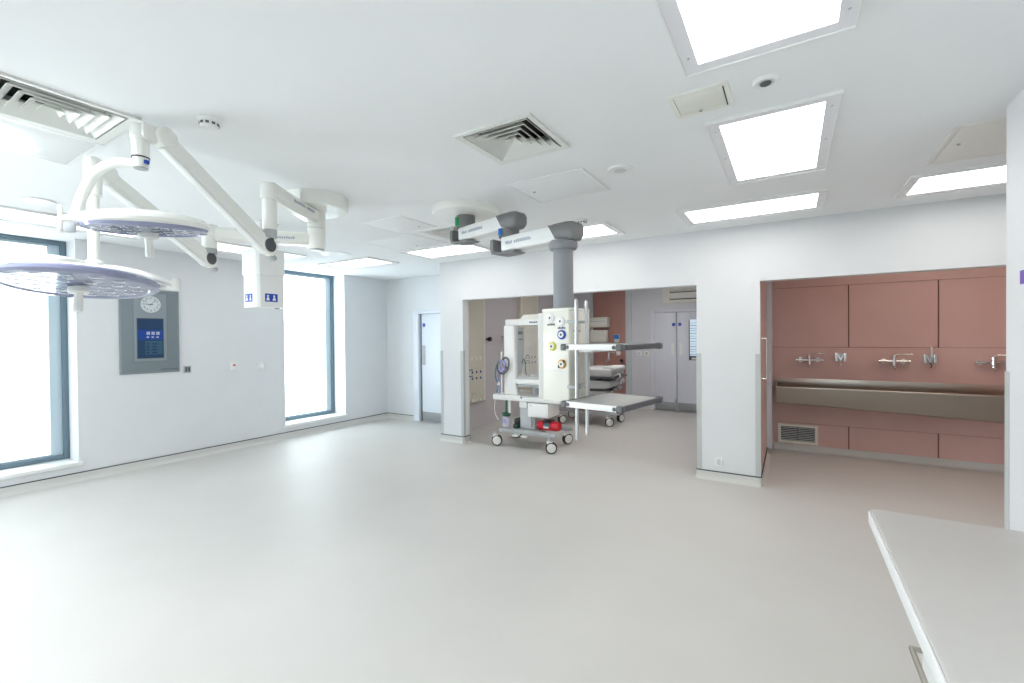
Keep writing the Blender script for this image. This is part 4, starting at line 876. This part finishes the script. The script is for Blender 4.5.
f = MB(); f.lathe([(0, 0), (.03, .008), (.042, .03), (.036, .055), (0, .066)], (-4.365, 6.29, 1.53), X, M['black'], 24); f.build('knob', t)
t = thing('wall_ring', 'thin dark ring hook on the mauve wall left of the incubator', 'wall ring', (-4.4, 6.76, 1.53))
f = MB(); f.cyl((-4.402, 6.76, 1.57), (-4.36, 6.76, 1.57), .010, M['mgrey']); f.build('stem', t)
f = MB(); f.tube([(-4.365, 6.76+.045*math.cos(a*PI/6), 1.53+.045*math.sin(a*PI/6)) for a in range(13)], .006, M['mgrey'], n=2); f.build('ring', t)
t = thing('paper_towel_dispenser', 'white paper towel dispenser high on the rose corridor panel', 'dispenser', (-3.62, YF, 1.87))
f = MB(); f.prism([(0, 1.76), (-.20, 1.76), (-.22, 1.80), (-.20, 1.96), (-.16, 1.985), (0, 1.985)], (-3.87, YF-.02, 0), Y, Z, (.485, 0, 0), M['cream'], .012); f.build('body', t)
f = MB(); f.box(-3.82, -3.44, YF-.236, YF-.222, 1.885, 1.893, M['mgrey']); f.box(-3.86, -3.78, YF-.244, YF-.232, 1.79, 1.81, M['dgrey'], .002); f.build('slot', t, 'dark slot')
t = thing('soap_dispenser', 'squarer white dispenser below the paper towel one', 'dispenser', (-3.6, YF, 1.55))
f = MB(); f.box(-3.80, -3.43, YF-.19, YF-.018, 1.43, 1.70, M['cream'], .02, 3); f.build('body', t)
f = MB(); f.box(-3.78, -3.45, YF-.196, YF-.03, 1.385, 1.432, M['mgrey'], .008); f.build('base', t, 'grey bottom band')
t = thing('glove_box', 'blue and white carton on the rose corridor panel', 'box', (-3.22, YF, 1.5))
f = MB(); f.box(-3.28, -3.17, YF-.10, YF-.018, 1.42, 1.60, M['lgrey'], .004); f.build('carton', t)
f = MB(); f.box(-3.276, -3.174, YF-.104, YF-.098, 1.50, 1.59, M['bluel'], .001); f.build('print', t, 'blue print')
t = thing('corridor_basin_tap', 'chrome tap on the rose panel below the soap dispenser', 'tap', (-3.4, YF, 1.1))
f = MB(); f.cyl((-3.41, YF-.018, 1.12), (-3.41, YF-.08, 1.12), .03, M['chrome']); f.cyl((-3.41, YF-.08, 1.03), (-3.41, YF-.08, 1.22), .03, M['chrome'], bev=.006); f.build('body', t)
f = MB(); f.tube([(-3.41, YF-.08, 1.05), (-3.41, YF-.18, 1.06), (-3.40, YF-.24, 1.0)], .014, M['chrome']); f.build('spout', t)
f = MB(); f.tube([(-3.41, YF-.08, 1.19), (-3.36, YF-.14, 1.21), (-3.24, YF-.16, 1.21)], .011, M['chrome']); f.build('lever', t)
t = thing('wash_basin', 'white wash basin under the corridor tap', 'basin', (-3.42, YF, .85))
f = MB(); f.loft([[(-3.42+a*.26+0, YF-.25+b_*.23, .92) for a, b_ in ((-1, 1), (-1, -.5), (-.6, -1), (.6, -1), (1, -.5), (1, 1))], [(-3.42+a*.14, YF-.14+b_*.12, .74) for a, b_ in ((-1, 1), (-1, -.5), (-.6, -1), (.6, -1), (1, -.5), (1, 1))]], M['white']); f.build('bowl', t)
f = MB(); f.lathe([(.03, 0), (.03, .16)], (-3.42, YF-.12, .60), Z, M['chrome'], 16); f.build('trap', t)
t = thing('alcohol_rub', 'white hand rub bottle on a bracket beside the corridor tap', 'bottle', (-3.2, YF, 1.2))
f = MB(); f.box(-3.24, -3.16, YF-.08, YF-.018, 1.14, 1.26, M['white'], .01); f.build('body', t); f = MB(); f.lathe([(.03, 0), (.034, .04), (.02, .06), (0, .06)], (-3.13, YF-.06, 1.0), Z, M['black'], 16); f.build('drip_cap', t)
t = thing('light_switch_plate', 'white switch plates on the lavender wall left of the double door', 'switch', (-2.68, YF, 1.19))
for k, x_ in enumerate((-2.76, -2.60)):
    f = MB(); f.box(x_-.055, x_+.055, YF-.012, YF+.001, 1.14, 1.24, M['white'], .003); pl = f.build('face_plate', t)
    f = MB(); f.box(x_-.02, x_+.02, YF-.018, YF-.011, 1.165, 1.215, M['lgrey'] if k == 0 else M['mgrey'], .003); f.build('rocker', pl)
t = thing('transfer_grille', 'cream louvered air grille above the double door', 'air vent', (-1.75, YF, 2.43))
f = MB(); f.box(-2.255, -1.2, YF-.05, YF+.001, 2.235, 2.66, M['ivory2'], .006); f.build('duct_box', t)
f = MB(); f.box(-2.11, -1.30, YF-.054, YF-.049, 2.295, 2.60, M['ventbk']); f.build('backing', t, 'dark opening')
for zz in (2.375, 2.515):
    f = MB(); f.frame_box((-1.705, YF-.075, zz), X, V((0, -.35, .937)), V((0, .937, .35)), (.80, .128, .006), M['hatch2'], .001); f.build('louver', t, 'broad sloping louver')

# ------------------------------------------------------------------ camera, world, view
cam = bpy.data.cameras.new('camera'); co = bpy.data.objects.new('camera', cam); COL.objects.link(co)
cam.sensor_width = 36; cam.sensor_fit = 'HORIZONTAL'; cam.lens = 450.33*36/1024; cam.clip_start = .02
yaw, pitch, roll = math.radians(31.735), math.radians(-.55), math.radians(-.5235)
fw = V((-math.sin(yaw)*math.cos(pitch), math.cos(yaw)*math.cos(pitch), math.sin(pitch))); r0 = V((math.cos(yaw), math.sin(yaw), 0)); u0 = r0.cross(fw)
r1 = math.cos(roll)*r0+math.sin(roll)*u0; u1 = -math.sin(roll)*r0+math.cos(roll)*u0
co.matrix_world = Matrix(((r1.x, u1.x, -fw.x, 0), (r1.y, u1.y, -fw.y, 0), (r1.z, u1.z, -fw.z, 1.56), (0, 0, 0, 1)))
SC.camera = co
w = bpy.data.worlds.new('world'); SC.world = w; w.use_nodes = True
w.node_tree.nodes['Background'].inputs['Color'].default_value = (.8, .9, 1, 1); w.node_tree.nodes['Background'].inputs['Strength'].default_value = .5
SC.view_settings.view_transform = 'Standard'; SC.view_settings.look = 'None'; SC.view_settings.gamma = 1; SC.view_settings.use_curve_mapping = False
SC.view_settings.exposure = 0.0
SC.cycles.use_denoising = True; SC.cycles.max_bounces = 10; SC.cycles.diffuse_bounces = 6; SC.cycles.transparent_max_bounces = 12
SC.cycles.sample_clamp_indirect = 6
